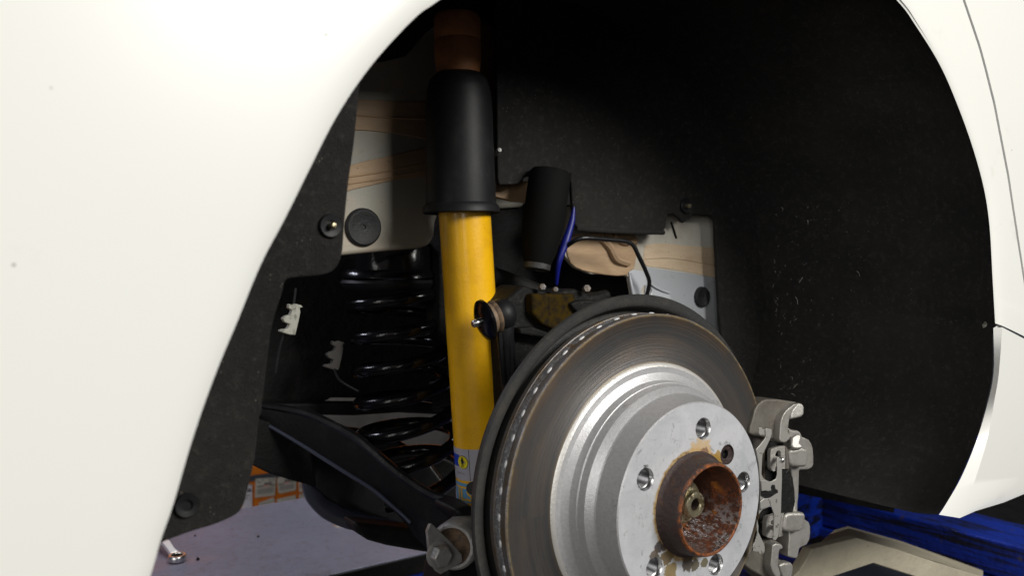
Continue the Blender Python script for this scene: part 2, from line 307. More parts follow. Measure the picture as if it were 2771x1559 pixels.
m_arm = M('black_arm_coat', (.007, .007, .0075), .55, spec=.25); m_arm.bump(m_arm.noise(180, 4, .7, lo=.3, hi=.7), .0006, .4); m_arm.col(m_arm.noise(60, 4, .7, lo=.5, hi=.8), (.020, .018, .016))
m_plateg = M('platform_grey', (.082, .094, .140), .45, metal=.1)
m_plateg.col(m_plateg.noise(9, 4, .6, lo=.4, hi=.65), (.105, .112, .168)); f = m_plateg.noise(3.5, 3, .5, vec=m_plateg.pos((1, 2.4, 1)), lo=.52, hi=.66); m_plateg.col(m_plateg.math('MULTIPLY', f, .7), (.16, .105, .13)); m_plateg.col(m_plateg.noise(120, 5, .8, lo=.52, hi=.70), (.055, .05, .07))
f = m_plateg.math('MULTIPLY', m_plateg.speck(60, .05), m_plateg.noise(12, 3, .6, lo=.52, hi=.58)); m_plateg.col(f, (.02, .02, .02)); m_plateg.bump(m_plateg.noise(300, 4, .7), .0006, .4)
m_blue = M('blue_lift_paint', (.004, .026, .30), .4, coat=.1); m_blue.col(m_blue.noise(16, 5, .7, vec=m_blue.pos((2, .35, 6)), lo=.47, hi=.58), (.006, .007, .016)); m_blue.col(m_blue.noise(60, 5, .7, lo=.62, hi=.72), (.07, .05, .03)); m_blue.bump(m_blue.noise(80, 4, .7), .001, .5)
m_beige = M('beige_paint', (.42, .38, .28), .6); m_beige.col(m_beige.noise(25, 4, .7, lo=.4, hi=.7), (.36, .32, .24)); m_beige.col(m_beige.noise(120, 5, .8, lo=.60, hi=.72), (.22, .19, .13)); m_beige.bump(m_beige.noise(120, 4, .7), .0008, .4)
m_orange = M('orange_board', (.85, .23, .008), .55); m_orange.col(m_orange.noise(6, 3, .5), (.70, .18, .01))
m_paper = M('paper', (.62, .60, .50), .8); m_paper.col(m_paper.noise(20, 3, .6), (.55, .52, .44))
m_paperw = M('white_paper', (.68, .66, .72), .8)
m_ink = M('black_ink', (.02, .02, .02), .7); m_pink = M('pink_ink', (.75, .40, .36), .7); m_grayink = M('grey_ink', (.36, .34, .31), .8)
m_slate = M('slate_edge', (.06, .065, .08), .6)
m_plug = M('rubber_plug', (.013, .013, .014), .55, spec=.35); m_plug.bump(m_plug.noise(500, 3, .7), .0004, .4)
m_nylon = M('natural_nylon', (.34, .34, .29), .55); m_nylon.col(m_nylon.noise(200, 4, .7, lo=.5, hi=.65), (.15, .145, .12)); m_dimclip = M('shaded_nylon', (.055, .05, .045), .7)  # second clip: same nylon with the shade it sits in painted in
m_conc = M('grey_floor', (.11, .105, .10), .7); m_conc.col(m_conc.noise(8, 5, .7), (.07, .065, .06))
m_lab = M('sticker_silver_grey', (.40, .39, .43), .4); m_skyb = M('sticker_light_blue', (.12, .30, .52), .4); m_royal = M('sticker_royal_blue', (.01, .05, .42), .4)
m_yel2 = M('sticker_yellow', (.78, .66, .02), .4); m_gold = M('sticker_gold', (.62, .38, .02), .4); m_blk = M('sticker_black', (.01, .01, .01), .4); m_wht = M('sticker_white', (.7, .7, .7), .4)
m_straw = M('straw', (.38, .33, .20), .8); m_lint = M('lint', (.075, .07, .058), .85)
m_seam = M('dark_gap', (.02, .02, .02), .9)
MM = {k: v.m for k, v in list(globals().items()) if isinstance(v, M)}
globals().update(MM)

# ------------------------------------------------------------------ setting
F_ = mk('floor', [(-6,-6,-1.5),(8,-6,-1.5),(8,8,-1.5),(-6,8,-1.5)], [[0,1,2,3]], m_conc); tag(F_, kind='structure')
F_ = mk('wall', [(-6,4.5,-1.5),(8,4.5,-1.5),(8,4.5,2.5),(-6,4.5,2.5)], [[0,1,2,3]], m_conc); tag(F_, kind='structure')

# ------------------------------------------------------------------ the car
car = empty('car', (0, 0, -.3)); tag(car, 'white car with its rear wheel off, brake disc and yellow shock absorber bare', 'car')

# arch edge of the wing, in the plane y = YF
YF = -.060
archL = [(412,1559),(436,1474),(473,1367),(517,1216),(560,1087),(603,974),(646,872),(710,716),(775,592),(839,463),(904,334),(968,231),(1038,140),(1130,43),(1189,0)]
archR = [(2440,0),(2486,65),(2550,172),(2593,269),(2636,387),(2669,506),(2685,613),(2693,753),(2700,876)]
pl = [P(u, v, YF) for u, v in archL]; pr = [P(u, v, YF) for u, v in archR]
C0 = Vector((-.014, YF, .107))
def pol(p): d = p-C0; return math.atan2(d.z, d.x), math.hypot(d.x, d.z)
a_l, r_l = pol(pl[-1]); a_r, r_r = pol(pr[0])
sl_l = (r_l-pol(pl[-3])[1])/(a_l-pol(pl[-3])[0])*(a_r-a_l); sl_r = (pol(pr[2])[1]-r_r)/(pol(pr[2])[0]-a_r)*(a_r-a_l)
herm = lambda t: (2*t**3-3*t*t+1)*r_l+(t**3-2*t*t+t)*sl_l+(-2*t**3+3*t*t)*r_r+(t**3-t*t)*sl_r
top = [C0+Vector((math.cos(a_l+(a_r-a_l)*t), 0, math.sin(a_l+(a_r-a_l)*t)))*herm(t) for t in (.12,.25,.4,.55,.7,.85)]
low = [pl[0]+(pl[0]-pl[2])*k for k in (3.5, 1.6)]
edge = catmull(low+pl+top+pr, 6)
n_e = len(edge)
gap = [P(u, v, YF-.004) for u, v in ((2619,0),(2658,126),(2697,280),(2735,474),(2771,716))]
gd = (gap[0]-gap[1]).normalized(); gap = [gap[0]+gd*1.0+Vector((-.25,0,.1)), gap[0]+gd*.3] + gap + [gap[-1]+(gap[-1]-gap[-2])*.55]
gap = [Vector((g.x, YF, g.z)) for g in gap]
sA, sB = P(2697,880,YF), P(2771,918,YF); sdir = (sB-sA).normalized()
def hit(p, d):
    best = 9
    for a, b in zip(gap, gap[1:]):
        e = b-a; det = d.x*(-e.z)-(-e.x)*d.z
        if abs(det) < 1e-9: continue
        w = a-p; t = (w.x*(-e.z)-(-e.x)*w.z)/det; s = (d.x*w.z-d.z*w.x)/det
        if t > 0 and -.001 <= s <= 1.001: best = min(best, t)
    return best
dirs = []
for i, p in enumerate(edge):
    d = (p-C0); d.y = 0; d.normalize(); k = i-(n_e-22)
    if k > 0: d = d.lerp(sdir, min(1, k/20)**1.3).normalized()
    dirs.append(d)
gaps = [hit(p, d) if i > n_e*.62 else 9 for i, (p, d) in enumerate(zip(edge, dirs))]
last = 9
def ysurf(d, p): return YF + .0022*math.exp(-(d/.004)**1.0) - .003*(1-math.exp(-d/.05)) + .05*max(0, abs(p.z-.1)-.25)**1.2
def skin(i, d): 
    p = edge[i]+dirs[i]*d; return Vector((p.x, ysurf(d, p), p.z))
V = []; Fc = []
prof = [0, .0012, .003, .006, .01, .016, .03, .06, .11, .2, .33, .5]
cols = len(prof)+2
for i in range(n_e):
    mx = min(.5, gaps[i]-.0012)
    p = edge[i]
    V.append(p+Vector((0, .006, 0))+dirs[i]*.026); V.append(p+Vector((0, .0025, 0))+dirs[i]*.006)
    for k, d in enumerate(prof):
        dd = min(d, mx) if mx > .012 else d*mx/.5
        if gaps[i] < 2: dd = mx*(d/.5)**.8
        V.append(skin(i, dd))
for i in range(n_e-1):
    for k in range(cols-1): a = i*cols+k; Fc.append([a, a+1, a+cols+1, a+cols])
wing = mk('rear_wing', V, Fc, m_paint, car); wing['label'] = 'white painted rear wing with the open wheel arch'
# door beyond the shut line
V = []; Fc = []; ii = [i for i in range(n_e) if gaps[i] < .6]
for i in ii:
    for d in (gaps[i]+.0016, gaps[i]+.0026, gaps[i]+.006, gaps[i]+.02, gaps[i]+.1, gaps[i]+.45):
        q = skin(i, d); q.y += .0006 if d < gaps[i]+.002 else 0; V.append(q)
    V[-6] += Vector((0, .002, 0))
for a in range(len(ii)-1):
    for k in range(5): j = a*6+k; Fc.append([j, j+1, j+7, j+6])
o = mk('rear_door', V, Fc, m_paint, car); o['label'] = 'white rear door behind its shut line'
gp = [skin(i, gaps[i]) for i in ii]
vs, fs = tube_vf([p+Vector((0, .006, 0)) for p in gp[:-6]], .0042, 6); mk('door_seal', vs, fs, m_seam, car)

# sill below the seam, ending in a pointed tip
A = [(2688,888),(2689,1010),(2668,1110),(2638,1205),(2600,1295),(2560,1365),(2541,1394)]
B = [(2712,886),(2703,1010),(2690,1090),(2674,1180),(2650,1265),(2622,1345),(2597,1403)]
Cc = [(2775,919),(2790,1010),(2800,1090),(2790,1180),(2780,1250),(2750,1318),(2640,1384)]
D = [(2960,1000),(2990,1090),(3000,1160),(2990,1200),(2980,1230),(2880,1290),(2716,1361)]
rows = []
for L_, yy in ((A, YF+.012), (A, YF+.0005), (B, YF-.0048), (Cc, YF-.0040), (D, YF-.003), (D, YF+.04)):
    rows.append(catmull([P(u, v, yy) if yy < YF+.01 or L_ is D else P(u, v, YF+.0005)+Vector((.034, .006, .004)) for u, v in L_], 5))
V = [p for r in rows for p in r]; m = len(rows[0]); Fc = [[k*m+i, k*m+i+1, (k+1)*m+i+1, (k+1)*m+i] for k in range(len(rows)-1) for i in range(m-1)]
bot = [r[-1] for r in rows]; Fc.append([k*m+m-1 for k in range(len(rows))])
o = mk('side_sill', V, Fc, m_paint, car, sharp=21); o['label'] = 'white sill panel ending in a point below the arch'
fl = plate('seam_flap', [(2678,868),(2694,850),(2700,862),(2706,874),(2694,884),(2680,886),(2672,893),(2668,880)], YF+.012, .004, m_nylon, car, .001)

# felt liner: barrel behind the right half of the arch, back wall inboard
liner = empty('wheel_arch_liner', (.1, .1, .3), car); liner['label'] = 'black felt wheel arch liner'
tip = P(2545, 1396, YF)
be = [e for i, e in enumerate(edge) if i > n_e*.42]
sillA = catmull([P(u, v, YF) for u, v in A], 4)
bl = be + sillA[1:]
V = []; Fc = []
ys = [-.0585, -.030, .0, .05, .1, .15, .2, .26]
for i, p in enumerate(bl):
    d = (p-C0); d.y = 0; d.normalize()
    for k, y_ in enumerate(ys):
        nz_ = noise.noise(Vector((i*.13, y_*9, 3)))*.006*min(1, k)
        V.append(Vector((p.x, y_, p.z)) + d*(.0015 if k == 0 else .012+.012*min(1, k/3)+nz_ - (.0 if k < 6 else .01)))
for i in range(len(bl)-1):
    for k in range(len(ys)-1): a = i*len(ys)+k; Fc.append([a, a+1, a+len(ys)+1, a+len(ys)])
mk('liner_barrel', V, Fc, m_felt, liner)
# rear lower flat piece of the liner
LP = [(975,228),(968,300),(958,400),(945,490),(934,600),(928,680),(918,712),(898,735),(862,746),(790,752),(772,764),(766,790),(738,880),(722,1000),(712,1080),(700,1150),(691,1240),(672,1325),(660,1368),(640,1394),(590,1418),(520,1440),(450,1466),(400,1490),(330,1500),(300,1400),(420,1100),(560,800),(720,500),(880,210),(940,120)]
sm = [(p.x, p.y) for p in catmull([Vector((u, v, 0)) for u, v in LP], 3)]
lo_l = plate('liner_flap', sm, .012, .0045, m_felt, car, .0012); lo_l['label'] = 'flat black felt liner piece behind the arch edge'
def washer(u, v, y, r, ax, par, studmat=None):
    c = P(u, v, y); a = Vector(ax)
    lathe('washer', [(.0001, .0), (r*.42, .0), (r*.45, .0012), (r*.9, .0018), (r, .0008), (r, -.001)], c, a, m_rubber, par, 32)
    if studmat:
        vs, fs = lathe_vf([(.0001, .0062), (r*.2, .006), (r*.25, .005), (r*.25, 0)], c, a, 16)
        mk('stud', vs, fs, studmat, par)
washer(893, 611, .0115, .0066, (0, -1, 0), lo_l, m_zinc)
washer(505, 1368, .0115, .0062, (0, -1, 0), lo_l)
# back wall of the liner with the cut-outs at its lower edge
BW = [(1290,-260),(1342,0),(1344,120),(1346,300),(1348,478),(1352,500),(1400,498),(1425,478),(1545,470),(1549,540),(1556,605),(1565,618),(1690,626),(1798,628),(1803,600),(1808,580),(1822,578),(1838,590),(1850,604),(1862,592),(1875,580),(1928,583),(1936,600),(1940,690),(1945,790),(1950,880),(1962,960),(1990,1090),(2030,1230),(2080,1318),(2130,1330),(2420,1390),(2500,900),(2450,0),(2400,-260)]
bw = plate('back_panel', BW, .205, .005, m_felt, liner, .0015)
washer(1857, 557, .2035, .0085, (0, -1, 0), liner, m_zinc)
# soft embossed step on the back wall
tube('emboss_rib', [P(1560, 618, .204), P(1600, 622, .202), P(1690, 627, .202), P(1796, 629, .203)], .0025, m_felt, liner, 8)
# straws and fibres caught in the felt
def fibre(u, v, y, L_, a, r=.0003):
    c = P(u, v, y); d = Vector((math.cos(a)*.6, -.15, math.sin(a)))*L_
    return tube_vf([c, c+d*.5+Vector((0, -.0006, .0006)), c+d], r, 4)
def on_barrel(u, v):
    lo, hi = -.045, .2
    for _ in range(30):
        y_ = (lo+hi)/2; q = P(u, v, y_); c_ = min((b for b in bl if b.x > .1), key=lambda b: abs(b.z-q.z))
        if q.x < c_.x+.010: lo, hi = lo, y_
        else: lo, hi = y_, hi
    return y_-.004
mk('straw', *fibre(2480, 895, on_barrel(2480, 860), .030, 1.45, .0007), m_straw, liner)
vf = []
for k in range(330):
    u = random.gauss(2080, 75) if k < 110 else random.uniform(2000, 2670); v = random.gauss(880, 130) if k < 110 else random.uniform(560, 1300)
    if u < 1975: continue
    y_ = on_barrel(u, v) if u > 2090 else .2035
    vf.append(fibre(u, v, y_, abs(random.gauss(.0012, .0008))+.0005 if k % 16 else .006, random.uniform(-1.5, 1.5), random.uniform(.00006, .00013) if k % 16 else .00018))
o = mk('lint', *join(*vf), m_lint, liner); o['kind'] = 'stuff'
vf = [fibre(*random.choice([(random.uniform(560, 700), random.uniform(1100, 1400)), (random.uniform(760, 900), random.uniform(480, 740)), (random.uniform(640, 720), random.uniform(900, 1100))]), .0115, random.uniform(.0006, .0016), random.uniform(-1.5, 1.5), .00008) for k in range(45)]
o = mk('lint', *join(*vf), m_lint, lo_l); o['kind'] = 'stuff'

# inner body: primed steel with sealer bands and rubber plugs
YB = .270
house = plate('wheel_house', [(820,-60),(1420,-60),(1420,560),(1190,575),(1180,600),(1176,640),(1165,662),(1140,672),(1060,678),(930,691),(880,696),(820,600)], YB, .01, m_body, car, .004, 3)
house['label'] = 'bare primed steel wall of the wheel house behind the shock absorber'
def band(px, y, par, mat=m_seal, th=.003, bev=.0014): return plate('sealer_band', [(p.x, p.y) for p in catmull([Vector((u, v, 0)) for u, v in px+[px[0]]], 3)][:-1], y, th, mat, par, bev)
band([(900,272),(990,268),(1100,274),(1180,282),(1180,372),(1080,362),(980,352),(900,350)], YB-.0012, house, m_seal, .003, .0009)
band([(880,468),(960,443),(1060,420),(1180,400),(1180,470),(1080,485),(960,512),(880,528)], YB-.0012, house, m_seal, .003, .0009)
plate('liner_top', [(1000,-200),(1420,-200),(1420,80),(1345,100),(1340,70),(1300,52),(1200,50),(1150,90),(1100,150),(1040,165),(980,170),(930,150)], .235, .004, m_felt, liner, .001)
band([(1180,30),(1240,24),(1310,40),(1345,60),(1340,260),(1200,230)], YB-.0012, house, m_seal, .003, .0009)
for k, (a, b) in enumerate((((885, 486), (1180, 437)), ((885, 505), (1180, 455)), ((900, 305), (1180, 322)))):
    tube('sealer_bead', [P(a[0], a[1], YB-.0012), P((a[0]+b[0])/2, (a[1]+b[1])/2+3, YB-.0014), P(b[0], b[1], YB-.0012)], .0011, m_seal, house, 8)
def plug(u, v, y, r, par):
    c = P(u, v, y); lathe('rubber_plug', [(.0001, .0010), (r*.10, .0010), (r*.13, .0022), (r*.3, .0028), (r*.62, .0026), (r*.74, .0036), (r*.9, .0036), (r, .002), (r*1.02, -.001)], c, (0, -1, 0), m_plug, par, 48)
plug(982, 615, YB-.0005, .0172, house)
# body seen through the liner's cut-out on the right
house2 = plate('chassis_leg', [(1470,600),(1500,560),(2100,540),(2100,960),(1780,960),(1712,800),(1704,750),(1680,742),(1600,742),(1556,724),(1530,694),(1520,650)], .228, .006, m_body2, car, .001); house2['label'] = 'primed and silver painted chassis wall behind the brake disc'
plate('silver_panel', [(1752,722),(1800,730),(1880,742),(1960,755),(2040,765),(2040,900),(2000,960),(1830,960),(1740,860)], .226, .0025, m_silver, house2, .0008)
band([(1745,664),(1790,658),(1850,664),(1960,680),(1960,750),(1870,738),(1790,725),(1745,716)], .2272, house2, m_seal2, .003, .0008)
band([(1530,650),(1560,634),(1600,632),(1640,628),(1660,628),(1720,634),(1722,700),(1700,745),(1600,738),(1545,712)], .2262, house2, m_seal, .003)
tube('sealer_bead', [P(1622, 640, .2255), P(1650, 668, .224), P(1668, 700, .2235), P(1700, 712, .225)], .0042, m_seal, house2, 8)
tube('sealer_bead', [P(1660, 636, .2255), P(1690, 655, .224), P(1720, 650, .225)], .0035, m_seal, house2, 8)
tube('sealer_bead', [P(1745, 700, .2272), P(1800, 697, .2270), P(1850, 702, .2271), P(1960, 722, .2272)], .0010, m_seal2, house2, 8)
tube('sealer_bead', [P(1815, 600, .2275), P(1822, 618, .2265), P(1830, 645, .2275)], .0012, m_dark, house2, 6)
plug(1898, 804, .2255, .0118, house2)
brk = plate('bracket', [(1702,737),(1712,730),(1740,733),(1748,740),(1762,770),(1790,786),(1812,792),(1817,808),(1790,830),(1715,830),(1708,780)], .205, .002, m_silver, car, .0008, 2, holes=[[(1750+14*math.cos(t), 788+16*math.sin(t)) for t in [k*math.pi/8 for k in range(16)]]])
brk['label'] = 'silver pressed bracket holding the brake line'
tube('bracket_rim', [P(1703,738,.2045), P(1709,775,.203), P(1716,815,.2045)], .0016, m_silver, brk, 8)
tube('bracket_rim', [P(1750,742,.2045), P(1762,768,.2035), P(1788,784,.2035), P(1812,793,.204)], .0012, m_silver, brk, 8)

pp = plate('sealed_corner', [(1340,490),(1440,490),(1432,548),(1390,545),(1340,532)], .226, .006, m_seal, car, .001)
lathe('small_stud', [(.0001,.004),(.0018,.0035),(.0024,.002),(.0024,-.01)], P(1349, 408, .200), (-.3,-1,.2), m_grz, car, 12)
# underbody mass in the dark behind the spring, and a subframe
ub = empty('underbody', (.1, .6, .3), car)
V, Fc = solid([[P(u, v, .44) for u, v in [(560,640),(1560,600),(1690,700),(2300,760),(2300,1300),(2000,1200),(1500,1120),(1260,1110),(1180,1104),(1100,1095),(1062,1079),(900,1078),(870,1092),(780,1130),(690,1140),(560,1200)]]], Vector((0, .04, 0))); mk('floor_pan', V, Fc, m_dark, ub, bevel=.004)
plate('rear_link', [(660,1092),(880,1091),(1110,1092),(1200,1100),(1200,1124),(1080,1118),(960,1126),(846,1124),(660,1130)], .41, .02, m_arm, ub, .003)
V, Fc = solid([[P(u, v, .278) for u, v in [(1190,560),(1400,550),(1760,560),(1760,940),(1560,1100),(1400,1100),(1190,900)]]], Vector((0, .03, 0))); mk('crossmember', V, Fc, m_dark, ub, bevel=.003)
box('roof_of_house', (-.5, .20, .50), (.7, .6, .52), m_dark, ub)

# coil spring with its seat
YS = .335; sc_ = P(1068, 1000, YS); rs = .0465; wr = .0066
zt = P(1068, 765, YS).z; zb = P(1090, 1300, YS).z; spath = []; turns = 6.6; N = int(turns*36)
for i in range(N+1):
    t = i/N; a = t*turns*2*math.pi-1.2
    tt = t; rr = rs*(1-.07*math.sin(tt*math.pi) + .07*tt); z_ = zt+(zb-zt)*tt
    spath.append(Vector((sc_.x+.010*tt+rr*math.cos(a), sc_.y-.02*tt-rr*math.sin(a), z_+.21*tt*rr*math.cos(a))))
vs, fs = tube_vf(spath, wr, 12); spring = mk('coil_spring', vs, fs, m_gloss, car); spring['label'] = 'glossy black coil spring'
c = P(1062, 735, YS)
lathe('spring_seat', [(.0001, .028), (.044, .028), (.0475, .022), (.0475, .002), (.051, -.001), (.052, -.006), (.046, -.008), (.04, -.012), (.0001, -.012)], c, (0, 0, 1), m_gloss, spring, 48)
lathe('spring_pad', [(.050, 0), (.052, -.003), (.05, -.007), (.046, -.01), (.04, -.009)], c-Vector((0, 0, .008)), (0, 0, 1), m_rubber, spring, 40)

# shock absorber
SA = P(1257, 570, .21); SB = P(1303, 1300, .21); sax = (SB-SA).normalized(); SL = (SB-SA).length
rt = .0232
shock = lathe('shock_absorber', [(.0001, -.05), (rt, -.05), (rt, SL+.0), (rt*.99, SL+.045), (rt*.8, SL+.052), (.0001, SL+.052)], SA, sax, m_yellow, car, 72); shock['label'] = 'yellow shock absorber tube with black dust boot and printed sticker'
BT = P(1240, 195, .21)
bax = (P(1248, 575, .21)-BT).normalized(); bl_ = (P(1248, 575, .21)-BT).length
lathe('dust_boot', [(.0001, 0), (.012, .0), (.020, .0015), (.0255, .007), (.0282, .016), (.0295, .03), (.0303, bl_*.6), (.0312, bl_-.008), (.034, bl_-.005), (.0345, bl_), (.033, bl_+.001), (.029, bl_-.001), (.028, bl_-.03), (.027, .03)], BT, bax, m_rubber, shock, 64)
lathe('top_mount', [(.0001, -.050), (.0185, -.050), (.0205, -.046), (.0205, -.030), (.0195, -.028), (.0205, -.026), (.0205, -.010), (.018, .004), (.0001, .004)], BT, bax, m_brownm, shock, 40)
vd = (SA-CAM); vd = (vd-sax*vd.dot(sax)).normalized(); vr = sax.cross(vd)
if vr.dot(rgt) < 0: vr = -vr
def wrap(s, t, dr=.0002):           # s = arc metres to the right of the middle line facing out, t = metres down the tube
    a = s/rt; return SA+sax*t+(-vd*math.cos(a)+vr*math.sin(a))*(rt+dr)
def tpos(v): return (P(1257+(v-570)*46/730, v, .21)-SA).length
def patch(name, s0, s1, v0, v1, mat, dr=.0002, n=24):
    t0, t1 = tpos(v0), tpos(v1); V = []; Fc = []
    for k in range(n+1):
        s = s0+(s1-s0)*k/n; V += [wrap(s, t0, dr), wrap(s, t1, dr)]
    for k in range(n): Fc.append([2*k, 2*k+1, 2*k+3, 2*k+2])
    return mk(name, V, Fc, mat, shock)
S_ = rt*1.5
patch('sticker', -S_, S_, 1199, 1283, m_lab)
patch('sticker_stripe', -S_, S_, 1290, 1299, m_skyb)
patch('sticker_stripe', -S_, S_, 1304, 1341, m_skyb)
def sof(u, v): return rt*math.asin(max(-1, min(1, (u-(1257+(v-570)*46/730))/70)))
patch('sticker_box', -S_, sof(1243, 1230), 1216, 1247, m_royal, .00035)
patch('sticker_line', sof(1270, 1240)-.00025, sof(1270, 1240)+.00025, 1200, 1282, m_blk, .0004, 2)
def wtext(s, size, u, v, mat, nm='lettering', dr=.0006, bold=False, wx=1.):
    vs, fs = text_vf(s, size, bold); s0 = sof(u, v); t0 = tpos(v)
    return mk(nm, [wrap(s0+p.x*wx, t0-p.y, dr) for p in vs], fs, mat, shock, smooth=False)
def wpoly(nm, pts, u, v, mat, dr):
    s0 = sof(u, v); t0 = tpos(v); return mk(nm, [wrap(s0+x, t0-y, dr) for x, y in pts], [list(range(len(pts)))], mat, shock, smooth=False)
el = lambda rx, ry, n=32: [(rx*math.cos(2*math.pi*k/n), ry*math.sin(2*math.pi*k/n)) for k in range(n)]
wpoly('emblem_border', el(.0060, .0060), 1252, 1234, m_blk, .0005)
wpoly('emblem', el(.0056, .0056), 1252, 1234, m_yel2, .0007)
wpoly('emblem_figure', [(-.0007,.0046),(.0007,.0046),(.0010,.0022),(.0022,.0010),(.0006,.0004),(.0022,-.0002),(.0008,-.0008),(.0012,-.0046),(.0004,-.0046),(.0002,-.0014),(-.0002,-.0014),(-.0006,-.0046),(-.0014,-.0046),(-.0008,-.0008),(-.0022,-.0002),(-.0006,.0004),(-.0022,.0010),(-.0010,.0022)], 1252, 1234, m_blk, .0009)
wtext('ILST', .0150, 1268, 1322, m_gold, bold=True, wx=1.0)
wtext('Germany', .0034, 1246, 1263, m_grayink)
wtext('GAS', .0030, 1290, 1263, m_blk)
# lower eye of the shock
lathe('lower_eye', [(.0001, -.014), (.015, -.014), (.017, -.012), (.017, .012), (.015, .014), (.0001, .014)], SA+sax*(SL+.066), (0, 1, 0), m_arm, shock, 32)

# bump sleeve and blue hose right of the boot
t1, t2 = P(1490, 462, .19), P(1452, 728, .19); ax_ = (t2-t1).normalized(); L_ = (t2-t1).length
slv = lathe('bump_sleeve', [(.0001, 0), (.017, 0), (.0195, .003), (.0195, L_*.55), (.0165, L_*.8), (.0118, L_-.002), (.0112, L_), (.0001, L_)], t1, ax_, m_sleeve, car, 40); slv['label'] = 'tapered black rubber sleeve hanging beside the boot'
lathe('sleeve_ring', [(.0120, L_-.010), (.0128, L_-.008), (.0124, L_), (.0105, L_+.001), (.0105, L_-.004)], t1, ax_, m_shield, slv, 32)
tube('blue_hose', [P(1553, 560, .200), P(1547, 600, .201), P(1530, 655, .202), P(1512, 710, .203), P(1506, 770, .21)], [.0010, .0032, .0044, .0030, .0014], m_blueh, car, 14)
bln = tube('brake_line', [P(1535, 665, .20), P(1558, 650, .19), P(1585, 644, .185), P(1640, 648, .185), P(1690, 653, .185), P(1713, 664, .185), P(1728, 692, .185), P(1748, 735, .187), P(1757, 765, .19), P(1750, 800, .195)], .0022, m_blackm, car, 12); bln['label'] = 'black brake line bent over the top of the disc'

# upper links and castings behind the disc
ul = tube('upper_link', [P(1330, 745, .235), P(1380, 765, .232), P(1450, 795, .228), P(1540, 840, .222), P(1620, 890, .215)], [.0085, .0095, .0105, .009, .008], m_rough, car, 12); 
tube('upper_link', [P(1400, 905, .19), P(1470, 870, .195), P(1560, 825, .2), P(1640, 800, .205)], [.006, .008, .007, .006], m_rough, car, 12)
kn = plate('knuckle', [(1360,820),(1420,770),(1440,780),(1500,790),(1560,782),(1600,800),(1640,790),(1660,830),(1700,900),(1660,1100),(1500,1200),(1380,1200),(1370,1000)], .165, .04, m_rough, car, .004, 3)
plate('rubber_block', [(1440,795),(1560,795),(1552,870),(1530,905),(1470,880),(1442,850)], .155, .012, m_amber, kn, .003, 3)
plate('cast_lug', [(1545,822),(1560,815),(1620,812),(1625,822),(1580,840),(1572,852),(1552,835)], .15, .012, m_rough, kn, .002, 3)
for (u, v, r) in ((1585, 783, .0035), (1465, 779, .003), (1500, 786, .0025)):
    lathe('bolt_head', [(.0001, .005), (r, .004), (r*1.1, 0)], P(u, v, .160), (-.3, -1, .3), m_cheek, kn, 6, smooth=False)
plate('cast_rib', [(1405,888),(1440,885),(1500,905),(1530,915),(1526,925),(1480,915),(1410,905)], .15, .010, m_rough, kn, .002)

# anti-roll bar link with its ball joint
Y1 = .150
bc = P(1362, 850, Y1); K = 1.22
jd = (P(1262, 884, Y1+.004)-bc).normalized()
link = tube('drop_link', [bc+Vector((.002, 0, -.002)), P(1366, 900, Y1), P(1372, 960, Y1+.002), P(1378, 1040, Y1+.006), P(1392, 1140, Y1+.01), P(1400, 1260, Y1+.01)], [.0085, .0078, .0070, .0066, .0060, .006], m_rubber, car, 18); link['label'] = 'black anti-roll bar link with ball joint in front of the yellow tube'
tube('link_rib', [P(1352, 900, Y1-.006), P(1356, 960, Y1-.0045), P(1364, 1040, Y1-.001)], .0022, m_rubber, link, 8)
tube('link_rib', [P(1378, 905, Y1-.006), P(1384, 960, Y1-.0045), P(1388, 1040, Y1-.001)], .0022, m_rubber, link, 8)
lathe('ball_housing', [(a*1.12, b*.80) for a, b in [(.0001, -.0118), (.005, -.0112), (.0085, -.0092), (.0110, -.0055), (.0122, 0), (.0122, .005), (.0108, .009), (.006, .010)]], bc, jd, m_rubber, link, 40)
lathe('joint_boot', [(a*1.12, b*.80) for a, b in [(.0118, .0085), (.0128, .0095), (.0122, .012), (.0110, .0135), (.0122, .017), (.0118, .0195)]], bc, jd, m_tanrub, link, 40)
lathe('boot_flange', [(a*1.12, b*.80) for a, b in [(.010, .0195), (.0145, .0195), (.0158, .021), (.0155, .0235), (.011, .027), (.006, .029), (.0001, .029)]], bc, jd, m_gloss, link, 40)
ns = jd
lathe('stud', [(a*1.12, b*.80) for a, b in [(.0032, .027), (.0032, .033), (.0028, .0335), (.0030, .0342), (.0028, .0349), (.0030, .0356), (.0022, .037), (.0001, .037)]], bc, jd, m_steel, link, 20)

# lower control arm with spring pan
YA = .30
arm = empty('lower_control_arm', P(1000, 1300, YA), car); arm['label'] = 'black lower control arm with round spring pan'
UPE = [(640,1090),(700,1100),(760,1108),(846,1126),(920,1160),(975,1190),(1020,1228),(1070,1272),(1120,1310),(1183,1348),(1258,1374),(1290,1420)]
LOE = [(640,1110),(704,1140),(806,1199),(870,1239),(935,1280),(1005,1323),(1060,1370),(1107,1414),(1160,1480),(1220,1530),(1260,1540)]
def armY(u): return .44-(u-640)/(1290-640)*.27
V = []; Fc = []
def resam(px, n):
    q = catmull([Vector((u, v, 0)) for u, v in px], 10); L_ = [0]
    for a, b in zip(q, q[1:]): L_.append(L_[-1]+(b-a).length)
    out = []
    for k in range(n):
        t = L_[-1]*k/(n-1); i = max(j for j in range(len(q)) if L_[j] <= t+1e-9); i = min(i, len(q)-2); w = (t-L_[i])/(L_[i+1]-L_[i]); out.append(q[i].lerp(q[i+1], w))
    return [P(p.x, p.y, armY(p.x)) for p in out]
U_ = resam(UPE, 46); D_ = resam(LOE, 46); m = len(U_)
for a, b in zip(U_, D_):
    mid = (a+b)/2; o_ = Vector((0, .018, 0)); V += [a+o_, a, mid+Vector((-.0, -.004, 0)), b, b+o_]
